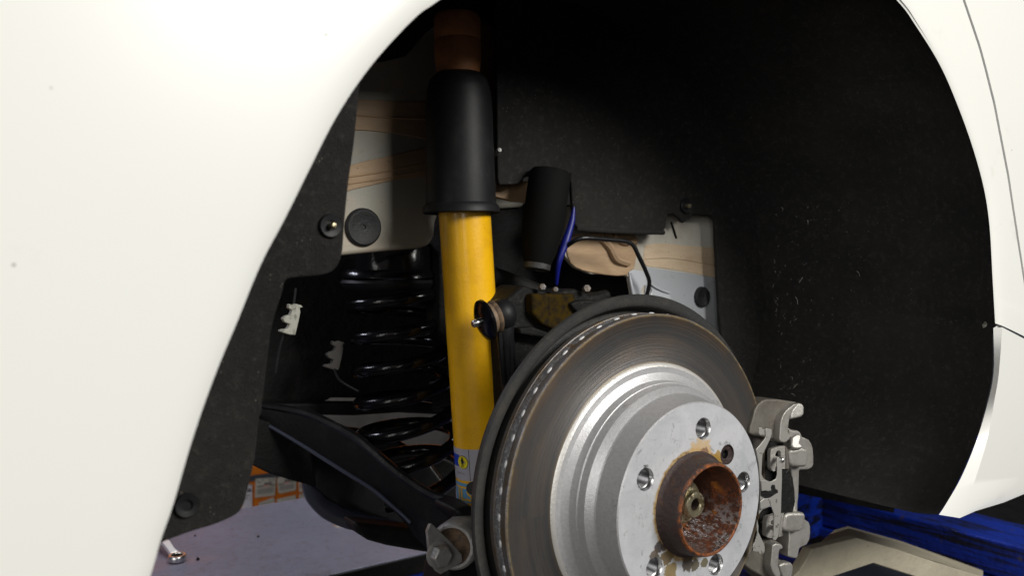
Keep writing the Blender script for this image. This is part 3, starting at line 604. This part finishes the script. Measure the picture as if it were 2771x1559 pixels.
for i in range(m-1):
    for k in range(4): j = i*5+k; Fc.append([j, j+1, j+6, j+5])
mk('arm_web', V, Fc, m_arm, arm)
vs, fs = tube_vf([p+Vector((0,-.003,0)) for p in D_[:34]], .0018, 10); mk('arm_edge', vs, fs, m_lipb, arm)
vs, fs = tube_vf([p+Vector((0,.006,0)) for p in U_], .0045, 8); mk('arm_edge', vs, fs, m_blackm, arm)
pc = P(1045, 1372, .335)
PANP = [(760,1180),(796,1215),(823,1291),(832,1325),(848,1354),(887,1387),(950,1415),(1020,1432),(1100,1442),(1180,1448),(1200,1300),(1060,1180),(900,1150),(760,1130)]
lump('spring_pan', [(p.x, p.y) for p in catmull([Vector((u, v, 0)) for u, v in PANP], 3)], P(1000, 1300, .43), (-.42, -.88, .2), .05, m_blackm, arm, .008, 4)
lp = [(826,1310),(845,1352),(888,1392),(950,1420),(1020,1434),(1090,1443),(1150,1449)]
tube('pan_lip', [P(u, v-12, .41) for u, v in lp], [.004, .0085, .0105, .0105, .009, .008, .006], m_lipb, arm, 14)
plate('arm_back', [(940,1212),(1010,1206),(1100,1215),(1180,1235),(1236,1260),(1240,1440),(1000,1420),(900,1370),(880,1260)], .455, .02, m_dark, arm, .003)
plate('arm_bracket', [(958,1415),(1100,1430),(1180,1440),(1180,1502),(1120,1492),(1050,1480),(1000,1466),(970,1446)], .275, .03, m_arm, arm, .005, 3)
plate('arm_plate', [(640,1120),(760,1150),(840,1210),(860,1320),(790,1302),(730,1283),(690,1264),(660,1250),(640,1200)], .40, .03, m_dark, arm, .003, 3)
# outer bush and cam bolt
b0 = P(1228, 1478, .150)
lathe('bush_sleeve', [(.0150, -.004), (.0172, -.004), (.0190, -.002), (.0196, .001), (.0196, .045), (.0150, .045), (.0150, -.004)], b0, (.75, .66, -.1), m_grz, arm, 48)
lathe('bush_rubber', [(.0001, .002), (.006, .001), (.0100, .004), (.0155, .001)], b0, (.75, .66, -.1), m_tanrub, arm, 32)
plate('knuckle_lug', [(1230,1380),(1275,1370),(1330,1400),(1340,1600),(1200,1620),(1210,1540),(1262,1530),(1282,1490),(1272,1430),(1240,1405)], .165, .04, m_arm, arm, .005, 3)
cp = plate('cam_plate', [(1164,1420),(1170,1419),(1215,1462),(1250,1502),(1252,1522),(1222,1540),(1193,1556),(1180,1548),(1170,1530),(1162,1500),(1156,1440)], .134, .0035, m_grz, arm, .0007)
hc = P(1184, 1500, .134)
V, Fc = lathe_vf([(.0001, .0100), (.0072, .0100), (.0086, .0088), (.0088, 0)], hc, (0, -1, 0), 6); mk('cam_bolt', V, Fc, m_grz, arm, smooth=False, bevel=.0006)
lathe('bolt_washer', [(.0100, 0), (.0104, .0012), (.0090, .0020), (.0001, .0020)], hc, (0, -1, 0), m_grz, arm, 32)
# boot and grease cap beside the spring, seen through the coils
gb = P(1208, 1100, .30)
lathe('ribbed_boot', sum([[(.0150-.0007*k, .004*k), (.0125-.0007*k, .004*k+.002)] for k in range(8)], []), gb, (-.3, .1, .95), m_plug, car, 28)['label'] = 'small ribbed rubber boot between spring and yellow tube'

# wiring clips and cable on the dark side
cb = tube('sensor_cable', [P(745, 1010, .30), P(760, 930, .30), P(790, 850, .298), P(800, 780, .30)], .0012, m_rubber, car, 8); cb['label'] = 'thin black sensor cable held by two pale clips'
tube('cable_loop', [P(905, 1000, .33), P(920, 1030, .32), P(970, 1060, .31)], .0012, m_rubber, cb, 8)
for (du, dv, y_, s) in ((0, 0, .293, 1.), (118, 98, .345, .93)):
    pts = [(782,822),(792,826),(800,822),(815,826),(822,832),(812,834),(814,845),(808,875),(800,908),(782,906),(756,898),(760,892),(778,890),(784,878),(770,872),(764,862),(774,855),(786,852),(790,840),(780,834)]
    plate('cable_clip', [(790+(u-790)*s+du, 862+(v-862)*s+dv) for u, v in pts], y_, .006, m_nylon if s == 1 else m_dimclip, cb, .0012)

# ------------------------------------------------------------------ brake disc (axis along y)
AX = (0, 1, 0); O = (0, 0, 0); RF, RB = .1388, .1386
disc = empty('brake_disc', (0, .03, 0), car); disc['label'] = 'worn brake disc with grey hat and rusty hub'
lathe('friction_ring', [(.1005, .0430), (.1012, .0433), (.1020, .0436), (.1358, .0436), (.1366, .0430), (.1380, .0430)], O, AX, m_rotor, disc, 180)
lathe('outer_cheek', [(.1380, .0430), (.1388, .0438), (.1388, .0496), (.1382, .0500)], O, AX, m_cheek, disc, 180)
lathe('disc_edge', [(.1382, .0500), (.1384, .0504), (.1384, .0572), (.1378, .0578), (.1360, .0580)], O, AX, m_rim, disc, 180)
lathe('inner_cheek', [(.1360, .0580), (.1376, .0582), (.1386, .0588), (.1386, .0628), (.1378, .0634), (.09, .0634)], O, AX, m_cheek, disc, 180)
HR = .0757
lathe('disc_hat', [(HR-.0009, .0), (HR, .0009), (.0772, .0100), (.0790, .0188), (.0796, .0200), (.0806, .0210), (.0842, .0250), (.0846, .0262), (.0853, .0310), (.0857, .0316), (.0862, .0319), (.0864, .0328), (.0869, .0360), (.0876, .0378), (.0890, .0386), (.0922, .0406), (.0930, .0409), (.0976, .0409)], O, AX, m_hat, disc, 200, sharp=14)
lathe('disc_chamfer', [(.0976, .0409), (.0981, .0411), (.1000, .0424), (.1005, .0430)], O, AX, m_mach, disc, 200)
# mounting face with five stud holes and the screw recess
hole_a = [R(80.14)-k*2*math.pi/5 for k in range(5)]; hc_ = [Vector((.056*math.cos(a), 0, .056*math.sin(a))) for a in hole_a]
sq = P(1968, 1231, 0); e1, e2 = Vector((1, 0, 0)), Vector((0, 0, 1))
loops = [circ((0,0,0), HR-.0009, 160)] + [circ((0,0,0), .0335, 72)] + [circ(h, .0082, 32) for h in hc_] + [circ(sq, .0078, 28)]
V = []; 
for lp in loops: V += lp
Fc = [list(t) for t in tessellate_polygon(loops)]
mk('mounting_face', V, Fc, m_face, disc, smooth=False)
for h in hc_:
    so = lathe('stud_hole', [(.0082, 0), (.0073, .0010), (.0072, .0030)], h, AX, m_steel, disc, 40)
    pr_ = [(.0072, .0030)]
    for k in range(11): pr_ += [(.0064, .0036+k*.0015), (.0072, .00435+k*.0015)]
    pr_ += [(.0064, .0205), (.0050, .0300), (.0001, .0302)]
    lathe('thread', pr_, h, AX, m_thread, disc, 40, smooth=False)
so = lathe('retaining_screw', [(.0078, 0), (.0074, .0012), (.0070, .0016), (.0040, .0018), (.0034, .0020)], sq, AX, m_spig, disc, 32)
lathe('screw_socket', [((.0034 if k % 2 else .0028), .0020) for k in range(1)]+[(.0030, .0040), (.0001, .0042)], sq, AX, m_dark, disc, 12)
q = P(1747, 1263, 0); vs, fs = text_vf('281', .0030); mk('cast_number', [Vector((q.x+w.x, -.0003, q.z+w.y)) for w in vs], fs, m_dark, disc, smooth=False)
# hub spigot
lathe('hub_spigot', [(.0392, .0), (.0385, -.0008), (.0372, -.0014), (.0362, -.0035), (.0350, -.0125), (.0336, -.0168), (.0328, -.0176), (.0318, -.0176), (.0312, -.0168)], O, AX, m_spig, disc, 96)
lathe('hub_bore', [(.0312, -.0168), (.0305, -.012), (.0300, .006), (.0290, .008), (.0285, .020), (.0250, .024), (.0180, .025), (.0170, .021), (.0001, .021)], O, AX, m_rust, disc, 96)
lathe('axle_washer', [(.0001, .0080), (.0155, .0080), (.0160, .0090), (.0160, .0115), (.0120, .0125), (.0118, .022)], O, AX, m_zinc, disc, 40)
lathe('axle_bolt', [(.0046, .0032), (.0046, -.0014), (.0054, -.0024), (.0088, -.0024), (.0098, -.0010), (.0102, .0018), (.0095, .0030), (.0095, .0050), (.0112, .0056), (.0116, .0080)], O, AX, m_zinc, disc, 40)
lathe('bolt_socket', [(.0042, -.0010), (.0040, .0050), (.0001, .0052)], O, AX, m_spig, disc, 12, smooth=False)
# crust of rust in the bore
vf = []
for k in range(60):
    a = random.uniform(math.pi*1.02, math.pi*1.95); rr = random.uniform(.014, .028); c = Vector((rr*math.cos(a), random.uniform(.015, .022), rr*math.sin(a))); s = random.uniform(.0006, .0017)
    vf.append(([c+Vector([random.gauss(0, s) for _ in range(3)]) for _ in range(4)], [[0,1,2],[0,1,3],[0,2,3],[1,2,3]]))
o = mk('rust_flake', *join(*vf), m_crust, disc, smooth=False); o['kind'] = 'stuff'
# pale pips built in for the light that strikes the vent mouths
vf = []
for k in range(47):
    a = R(7.66*k+3); c = Vector((.1386*math.cos(a), .0512, .1386*math.sin(a))); rad = Vector((math.cos(a), 0, math.sin(a))); tn = Vector((-math.sin(a), 0, math.cos(a)))
    vs = []; fs = []
    for i in range(4):
        ph = i/4*math.pi/2
        for j in range(10): w = 2*math.pi*j/10; vs.append(c+tn*.0030*math.cos(ph)*math.cos(w)+Vector((0, .0016, 0))*math.cos(ph)*math.sin(w)+rad*.0009*math.sin(ph))
    for i in range(3):
        for j in range(10): q = (j+1) % 10; fs.append([i*10+j, i*10+q, (i+1)*10+q, (i+1)*10+j])
    fs.append([30+j for j in range(10)]); vf.append((vs, fs))
o = mk('vent_glint', *join(*vf), m_pip, disc); o['kind'] = 'stuff'

# dust shield behind the disc
shd = lathe('dust_shield', [(.060, .072), (.120, .072), (.1325, .0735), (.1390, .0735), (.1420, .0700), (.1432, .0640), (.1452, .0622), (.1480, .0616), (.1525, .0606), (.1534, .0618), (.1534, .0640), (.1500, .0660), (.1470, .0700), (.1440, .0790), (.1390, .0800), (.06, .080)], O, AX, m_shield, car, 160)
shd['label'] = 'black sheet metal dust shield round the brake disc'
lathe('shield_bolt', [(.0001, .004), (.004, .0036), (.0048, .001), (.0048, -.004)], P(1279, 1322, .100), (-.6, -.6, .2), m_arm, shd, 16)

# ------------------------------------------------------------------ brake caliper at the front of the disc
def C4(L): return [(1960+x*.20704, 1050+y*.20704) for x, y in L]
def C5(L): return [(1960+x*.1787, 1300+y*.1787) for x, y in L]
cal = empty('brake_caliper', P(2110, 1300, 0.0370), car); cal['label'] = 'bare cast brake caliper with pads, spring clip and pins'
nF = Vector((-.12, -1, .04)); nS = Vector((-.80, -.60, .12)); nD = Vector((-.1, -1, .1))
pA = P(2060, 1150, 0.0390); 
lump('carrier', C4([(330,600),(345,500),(375,400),(400,290),(440,220),(500,170),(560,150),(700,150),(850,172),(960,190),(905,222),(850,270),(800,330),(765,400),(745,460),(735,560),(722,690),(660,680),(600,662),(500,645),(400,632)]), pA, nF, .022, m_carr, cal, .004, 4)
pB = P(2125, 1130, 0.0300)
lump('carrier_edge', C4([(745,430),(765,370),(800,310),(850,262),(905,222),(945,208),(962,216),(920,262),(880,318),(862,380),(848,440),(838,520),(832,600),(828,700),(800,716),(770,714),(735,700),(724,680),(728,600),(735,500)]), pB, nF, .010, m_cast, cal, .0018, 3)
lump('carrier_toe', C4([(905,262),(960,196),(1015,208),(1040,236),(1048,260),(1046,350),(1010,382),(930,402),(858,420),(862,350),(880,300)]), P(2160, 1115, 0.0390), (-.35, -.9, .1), .010, m_cast, cal, .0018, 3)
lump('carrier_knob', C4([(822,560),(850,600),(866,625),(866,672),(850,690),(825,690)]), P(2135, 1185, 0.0360), nF, .008, m_cast, cal, .0015, 3)
# upper and lower lobes of the caliper body joined by a neck
pL = P(2170, 1230, 0.0370)
lump('caliper_body', C4([(838,520),(870,545),(905,560),(960,560),(1000,585),(1020,640),(1060,658),(1110,680),(1140,725),(1162,790),(1172,900),(1170,1010),(1150,1045),(1100,1072),(1000,1075),(985,1085),(982,1200),(978,1350),(974,1430),(965,1500),(962,1600),(955,1690),(1000,1712),(1060,1726),(1110,1760),(1128,1810),(1130,1900),(1118,1990),(1080,2060),(1010,2090),(985,2110),(970,2200),(950,2240),(900,2232),(840,2215),(842,2120),(850,2000),(850,1830),(860,1740),(900,1640),(930,1500),(915,1350),(890,1180),(880,1070),(862,1030),(850,900),(835,760),(860,700),(850,600)]), pL, nF, .024, m_cast, cal, .0042, 4)
lump('casting_boss', C4([(858,810),(930,800),(1020,780),(1090,800),(1100,850),(1105,1010),(1060,1040),(900,1040),(872,1020),(862,900)]), P(2160, 1240, 0.0300), nF, .011, m_cast, cal, .0030, 4)
lump('casting_boss', C4([(880,640),(940,600),(1000,600),(1010,660),(990,720),(1040,780),(960,800),(900,790),(868,740)]), P(2150, 1190, 0.0310), (-.4, -.8, .5), .010, m_cast, cal, .0030, 4)
lump('casting_boss', C5([(925,520),(990,500),(1130,492),(1235,500),(1240,560),(1215,740),(1150,790),(1010,800),(905,780),(905,680)]), P(2150, 1415, 0.0300), nF, .011, m_cast, cal, .0030, 4)
# brake pads: backing plates with hook holes
def padplate(px, hole, pt): return lump('brake_pad', px, pt, nF, .004, m_pad, cal, .0006, 2, [hole])
lump('pad_friction', C4([(500,760),(640,700),(830,740),(860,860),(850,1060),(760,1100),(690,1230),(560,1250),(480,1180)]), P(2080, 1240, 0.0470), nF, .010, m_dark, cal, .001)
padplate(C4([(606,840),(618,806),(660,786),(720,770),(795,762),(800,900),(800,1066),(756,1066),(730,1000),(700,1010),(672,1040),(668,1092),(640,1096),(622,1080),(604,1050)]), C4([(668,880),(690,830),(715,818),(738,838),(745,900),(738,960),(690,975),(665,940)]), P(2110, 1240, 0.0350))
lump('shim', C4([(800,762),(820,775),(850,860),(858,960),(850,1060),(808,1068),(812,900)]), P(2128, 1240, 0.0340), nF, .004, m_carr, cal, .0005)
lump('shim', C5([(890,500),(905,505),(870,860),(825,866),(850,700)]), P(2116, 1420, 0.0330), nF, .004, m_cast, cal, .0005)
lump('shim', C5([(905,508),(935,530),(905,700),(892,850),(872,862)]), P(2118, 1420, 0.0360), nF, .004, m_carr, cal, .0005)
padplate(C5([(632,620),(640,580),(672,548),(740,535),(770,520),(830,508),(880,500),(860,660),(825,866),(720,880),(660,872),(630,850),(626,760)]), C5([(690,700),(712,620),(735,600),(750,690),(800,700),(818,725),(800,780),(760,790),(700,750)]), P(2090, 1425, 0.0350))
lump('pad_friction', C5([(540,520),(600,470),(700,430),(760,440),(880,560),(860,860),(660,885),(600,880),(530,780)]), P(2080, 1420, 0.0470), nF, .010, m_dark, cal, .001)
for (u, v) in ((2115, 1246), (2101, 1432)):
    c = P(u, v, 0.0270); lathe('pad_pin', [(.0001, .0022), (.0016, .0018), (.0022, .0006), (.0022, -.02)], c, (-.30, -.95, .05), m_steel, cal, 20)
# pressed spring clip: two long arms and cross tabs
pK = P(2090, 1320, 0.0270)
CL = lambda n, px, dy=0., th=.0012: lump(n, px, P(2090, 1320, .0270+dy), nF, th, m_clip, cal, .0004, 2)
CL('spring_clip', C4([(415,810),(470,745),(530,670),(545,640),(540,545),(560,530),(622,545),(622,600),(605,660),(560,760),(505,870),(496,940),(488,1130),(510,1180),(560,1218),(600,1230),(625,1225),(680,1190),(695,1130),(688,960),(692,925),(705,905),(735,925),(755,985),(756,1200),(748,1430),(744,1600),(728,1800),(700,1960),(672,2000),(640,1990),(655,1700),(650,1650),(620,1560),(590,1560),(500,1600),(468,1640),(452,1660),(470,1500),(470,1250),(452,1000)]))
CL('clip_tab', C4([(458,525),(490,520),(508,545),(505,615),(470,622),(456,600)]), -.001)
CL('clip_tab', C4([(500,545),(545,545),(545,625),(500,615)]), .001)
CL('clip_tab', C5([(500,600),(520,700),(515,780),(560,880),(600,960),(615,1010),(615,1090),(600,1120),(530,1120),(520,1090),(480,1090),(435,1080),(428,1030),(440,980),(470,940),(500,800),(490,700)]), .003)
lump('clip_step', C5([(560,10),(625,0),(700,30),(715,165),(640,160),(570,170)]), P(2080, 1320, 0.0240), nF, .0012, m_clip, cal, .0005)
lump('clip_step', C5([(545,330),(600,280),(700,280),(710,395),(640,420),(550,450)]), P(2080, 1360, 0.0240), nF, .0012, m_clip, cal, .0005)
lump('clip_slot', C5([(560,190),(600,168),(700,172),(740,70),(765,75),(775,135),(808,150),(815,190),(770,215),(700,262),(640,270),(570,235)]), P(2080, 1330, .0262), nF, .0006, m_dark, cal, 0)
lump('neck_shade', C4([(758,1080),(862,1075),(900,1180),(922,1350),(930,1500),(895,1640),(858,1745),(800,1790),(735,1800),(748,1430),(756,1200)]), P(2120, 1330, .0345), nF, .004, m_rough, cal, .001)  # dark slab put in for the shade beside the caliper neck
# lower carrier leg
lump('carrier', C5([(600,900),(720,905),(800,930),(880,975),(893,1010),(893,1050),(842,1065),(830,1120),(826,1200),(920,1240),(1020,1258),(1050,1285),(1055,1340),(1040,1440),(1030,1560),(700,1600),(560,1460),(400,1370),(300,1290),(260,1230),(350,1130),(430,960),(520,880)]), P(2060, 1500, 0.0430), nF, .022, m_carr, cal, .004, 4)
lump('carrier_edge', C5([(735,985),(790,965),(855,975),(892,1000),(893,1045),(845,1060),(833,1110),(828,1200),(818,1290),(860,1420),(860,1500),(800,1500),(735,1400),(708,1290),(722,1150)]), P(2100, 1510, 0.0330), nF, .010, m_cast, cal, .0020, 3)
lump('carrier_toe', C5([(835,1290),(900,1262),(1010,1255),(1048,1290),(1054,1340),(1040,1430),(1020,1500),(900,1500),(860,1400)]), P(2125, 1540, 0.0320), nF, .010, m_cast, cal, .0020, 3)

# ------------------------------------------------------------------ lift, tools and the board behind
ZP = -.18
lift = empty('lift_platform', (-.1, .62, ZP), None); tag(lift, 'grey scissor lift platform with blue side under the car, spanner lying on it', 'lift platform')
def rail(lo, hi, mat, nm, bev=.002): return box(nm, lo, hi, mat, lift, bev)
rail((-1.5, .467, ZP-.006), (1.6, .784, ZP), m_plateg, 'deck')
rail((-1.5, .463, ZP-.022), (1.6, .4665, ZP-.001), m_dark, 'edge_strip', .0008)
rail((-1.5, .470, ZP-.14), (1.6, .78, ZP-.0065), m_blue, 'side_beam', .003)
c = PZ(925, 1421, ZP)
lathe('deck_bolt', [(.0001, .0012), (.004, .0012), (.005, .0035), (.007, .0035), (.012, .001), (.013, 0)], c, (0, 0, 1), m_cheek, lift, 24)
for i, (u, v, s) in enumerate(((537, 1517, .0035), (700, 1455, .0022), (528, 1452, .002))):
    c = PZ(u, v, ZP); V = [c+Vector((random.gauss(0, s*.5), random.gauss(0, s*.5), random.uniform(0, s))) for _ in range(9)]
    bm = bmesh.new(); [bm.verts.new(q) for q in V]; bmesh.ops.convex_hull(bm, input=bm.verts); me = [v.co.copy() for v in bm.verts]; bm.verts.ensure_lookup_table(); fc = [[v.index for v in f.verts] for f in bm.faces]
    bm.verts.index_update(); fc = [[v.index for v in f.verts] for f in bm.faces]; bm.free()
    o = mk('grit', me, fc, m_dark, None, smooth=False)
    tag(o, ('black crumb of dirt right of the spanner ring', 'tiny dark crumb in the middle of the grey platform', 'small dark crumb above the spanner handle beside the felt flap')[i], 'crumb', 'crumbs on the platform')
# spanner
wr_ = empty('spanner', PZ(480, 1515, ZP)); tag(wr_, 'polished steel ring spanner lying on the grey platform by the white wing', 'spanner')
c = PZ(480, 1520, ZP)
lathe('ring', [(.0068, .0010), (.0068, .0075), (.0073, .0083), (.0092, .0083), (.0102, .0072), (.0106, .0045), (.0102, .0012), (.009, .0002), (.0072, .0002), (.0068, .0010)], c, (0, 0, 1), m_steel, wr_, 36)
lathe('ring_splines', sum([[(.0061, .001+.0005*k)] for k in range(2)], [])+[(.0065, .0070)], c, (0, 0, 1), m_dark, wr_, 12, smooth=False)
d = (PZ(438, 1462, ZP+.012)-c); d.z = 0; d.normalize(); s_ = d.cross(Vector((0, 0, 1)))
pa = c+d*.0095; pb = c+d*.115
V = []
for p, w, z0, z1 in ((pa, .0050, .0010, .0085), (pa+d*.012, .0040, .004, .0105), (pa+d*.03, .0046, .009, .0145), (pb, .0058, .010, .0155)):
    V += [p-s_*w+Vector((0,0,z0)), p+s_*w+Vector((0,0,z0)), p+s_*w+Vector((0,0,z1)), p-s_*w+Vector((0,0,z1))]
Fc = [[0,1,2,3],[12,13,14,15]]+[[4*k+i, 4*k+(i+1)%4, 4*k+4+(i+1)%4, 4*k+4+i] for k in range(3) for i in range(4)]
mk('handle', V, Fc, m_satin, wr_, bevel=.0015, seg=3)

# orange board with price labels far behind the platform
YO = 1.55
bd = empty('orange_board', P(800, 1300, YO)); tag(bd, 'orange display board covered in paper labels behind the platform', 'board')
box('panel', (-1.2, YO, -.75), (1.8, YO+.03, .35), m_orange, bd)
ga = P(720, 1290, YO); 
box('rail', (-1.2, YO-.0022, ga.z-.0075), (1.8, YO-.0004, ga.z+.0075), m_slate, bd)
def tagp(pts, label, texts=(), mat=m_paper):
    q = [P(u, v, YO-.004) for u, v in pts]; c = sum(q, Vector())/len(q)
    e = empty('price_label', c); tag(e, label, 'label', 'paper labels on the orange board')
    vs, fs = solid([q], Vector((0, .0012, 0))); mk('sheet', vs, fs, mat, e, smooth=False)
    for kind, u, v, a, b in texts:
        p = P(u, v, YO-.0052)
        if kind in ('bar', 'pinkbar', 'greybar'):
            mk('print_bar', *solid([[p+Vector((-a, 0, -b)), p+Vector((a, 0, -b)), p+Vector((a, 0, b)), p+Vector((-a, 0, b))]], Vector((0, .0004, 0))), {'bar': m_ink, 'pinkbar': m_pink, 'greybar': m_grayink}[kind], e, smooth=False)
        else:
            vs, fs = text_vf(kind, a, True, .3); mk('print', [p+Vector((w.x*1.25, -.0003, w.y)) for w in vs], fs, b, e, smooth=False)
tagp([(692,1297),(747,1293),(744,1342),(690,1348)], 'cream paper label reading 500f, beside the white one', [('500f', 723, 1310.5, .0088, m_ink), ('bar', 704, 1317.5, .0078, .0009), ('bar', 737, 1313.5, .0068, .0009), ('pinkbar', 720, 1316, .0070, .0018), ('greybar', 718, 1329, .0195, .0065), ('bar', 697, 1301, .0016, .0010), ('bar', 711, 1300, .0012, .0016), ('bar', 698, 1306, .0014, .0012), ('bar', 704, 1306, .0014, .0012), ('greybar', 730, 1300, .0030, .0024), ('greybar', 740, 1298, .0026, .0026)])
tagp([(750,1297),(762,1288),(802,1299),(801,1327),(760,1337),(753,1334)], 'cream paper label reading 500f, partly behind the black arm', [('500f', 778, 1301.5, .0088, m_ink), ('bar', 760, 1311, .0066, .0009), ('bar', 793, 1304, .0062, .0009), ('pinkbar', 776, 1307, .0070, .0018), ('greybar', 776, 1319, .0185, .0060)])
tagp([(664,1309),(683,1313),(682,1361),(656,1368),(652,1330)], 'white paper label reading 71R at the felt flap', [('71R', 668, 1327, .0090, m_ink), ('bar', 673, 1331, .0065, .0010), ('greybar', 670, 1342, .0060, .0016), ('greybar', 664, 1350, .0050, .0012), ('greybar', 677, 1313.5, .0026, .0026)], m_paperw)
tagp([(808,1303),(826,1308),(831,1328),(810,1333)], 'narrow cream label at the right, cut off by the black spring pan', [('greybar', 817, 1316, .0060, .0055)])
tagp([(810,1340),(830,1331),(836,1345),(810,1352)], 'cream label below the narrow one at the right', [('greybar', 820, 1338, .0050, .0010)])
tagp([(700,1362),(741,1347),(744,1362),(742,1375),(700,1380)], 'cream label of the lower row on the left, its top just above the platform')
tagp([(750,1352),(800,1341),(801,1352),(800,1375),(750,1380)], 'cream label of the lower row in the middle, its top just above the platform')
tagp([(652,1370),(682,1361),(683,1375),(650,1385)], 'white label of the lower row under the one reading 71R', (), m_paperw)
# grey shelf beside the board, seen between the coils
sh_ = box('shelf_unit', (P(700,1090,YO-.2).x, YO-.22, P(900,1100,YO-.2).z), (P(992,1090,YO-.2).x, YO-.05, .3), m_conc, None); tag(sh_, 'dim grey metal cabinet standing in front of the orange board', 'cabinet')
sh_ = box('storage_box', (P(852,1140,YO-.3).x, YO-.3, P(900,1335,YO-.3).z), (P(1300,1140,YO-.3).x, YO-.23, P(1000,1104,YO-.3).z), m_conc, None); tag(sh_, 'dim brownish box seen through the lower coils of the spring', 'box')

# blue beam across the car and the beige arm bracket below the sill
XB = .86
bb = empty('lift_cross_beam', (XB, .4, -.3)); tag(bb, 'scuffed dark blue cross beam of the lift under the car', 'lift beam')
for k, (z0, z1, dx) in enumerate(((-.245, -.30, 0), (-.303, -.345, -.010), (-.348, -.42, -.004), (-.425, -.60, -.02))):
    box('beam_flange' if k % 2 else 'beam_web', (XB+dx, -.6, z1), (XB+.12, 1.6, z0), m_blue, bb, .003)
tube('beam_cable', [(XB-.012, -.3, -.325), (XB-.014, .1, -.335), (XB-.012, .5, -.33), (XB-.012, 1.2, -.32)], .006, m_rubber, bb, 8)
ab = empty('lift_support', P(2350, 1500, .10)); tag(ab, 'beige angular lift support with a chevron end under the sill', 'lift support')
YL = .10
topf = [(2145,1559),(2170,1530),(2199,1487),(2256,1436),(2292,1425),(2433,1464),(2435,1484),(2500,1506),(2653,1556),(2760,1600),(2470,1563),(2364,1526),(2259,1561),(2200,1600),(2100,1600)]
front = [(2110,1600),(2165,1545),(2199,1487),(2319,1457),(2435,1490),(2530,1522),(2653,1560),(2760,1600),(2560,1592),(2470,1560),(2364,1526),(2259,1561),(2180,1590)]
plate('arm_face', front, YL, .012, m_beige, ab, .0015)
q1 = [P(u, v, YL+.0125) for u, v in front[:1]]
V = [P(2165,1545,YL+.0128), P(2199,1487,YL+.0128), P(2319,1457,YL+.0128), P(2435,1490,YL+.0128), P(2653,1560,YL+.0128)]
W_ = [P(2150,1552,YL+.06), P(2256,1436,YL+.11), P(2294,1425,YL+.11), P(2434,1464,YL+.11), P(2660,1545,YL+.06)]
V2 = V+W_+[w-Vector((0,0,.05)) for w in W_]
mk('arm_top', V2, [[0,1,6,5],[1,2,7,6],[2,3,8,7],[3,4,9,8],[5,6,11,10],[6,7,12,11],[7,8,13,12],[8,9,14,13]], m_beige, ab, bevel=.001)
plate('arm_recess', [(2180,1620),(2259,1556),(2364,1520),(2470,1556),(2560,1620)], YL+.05, .004, m_slate, ab, .0005)
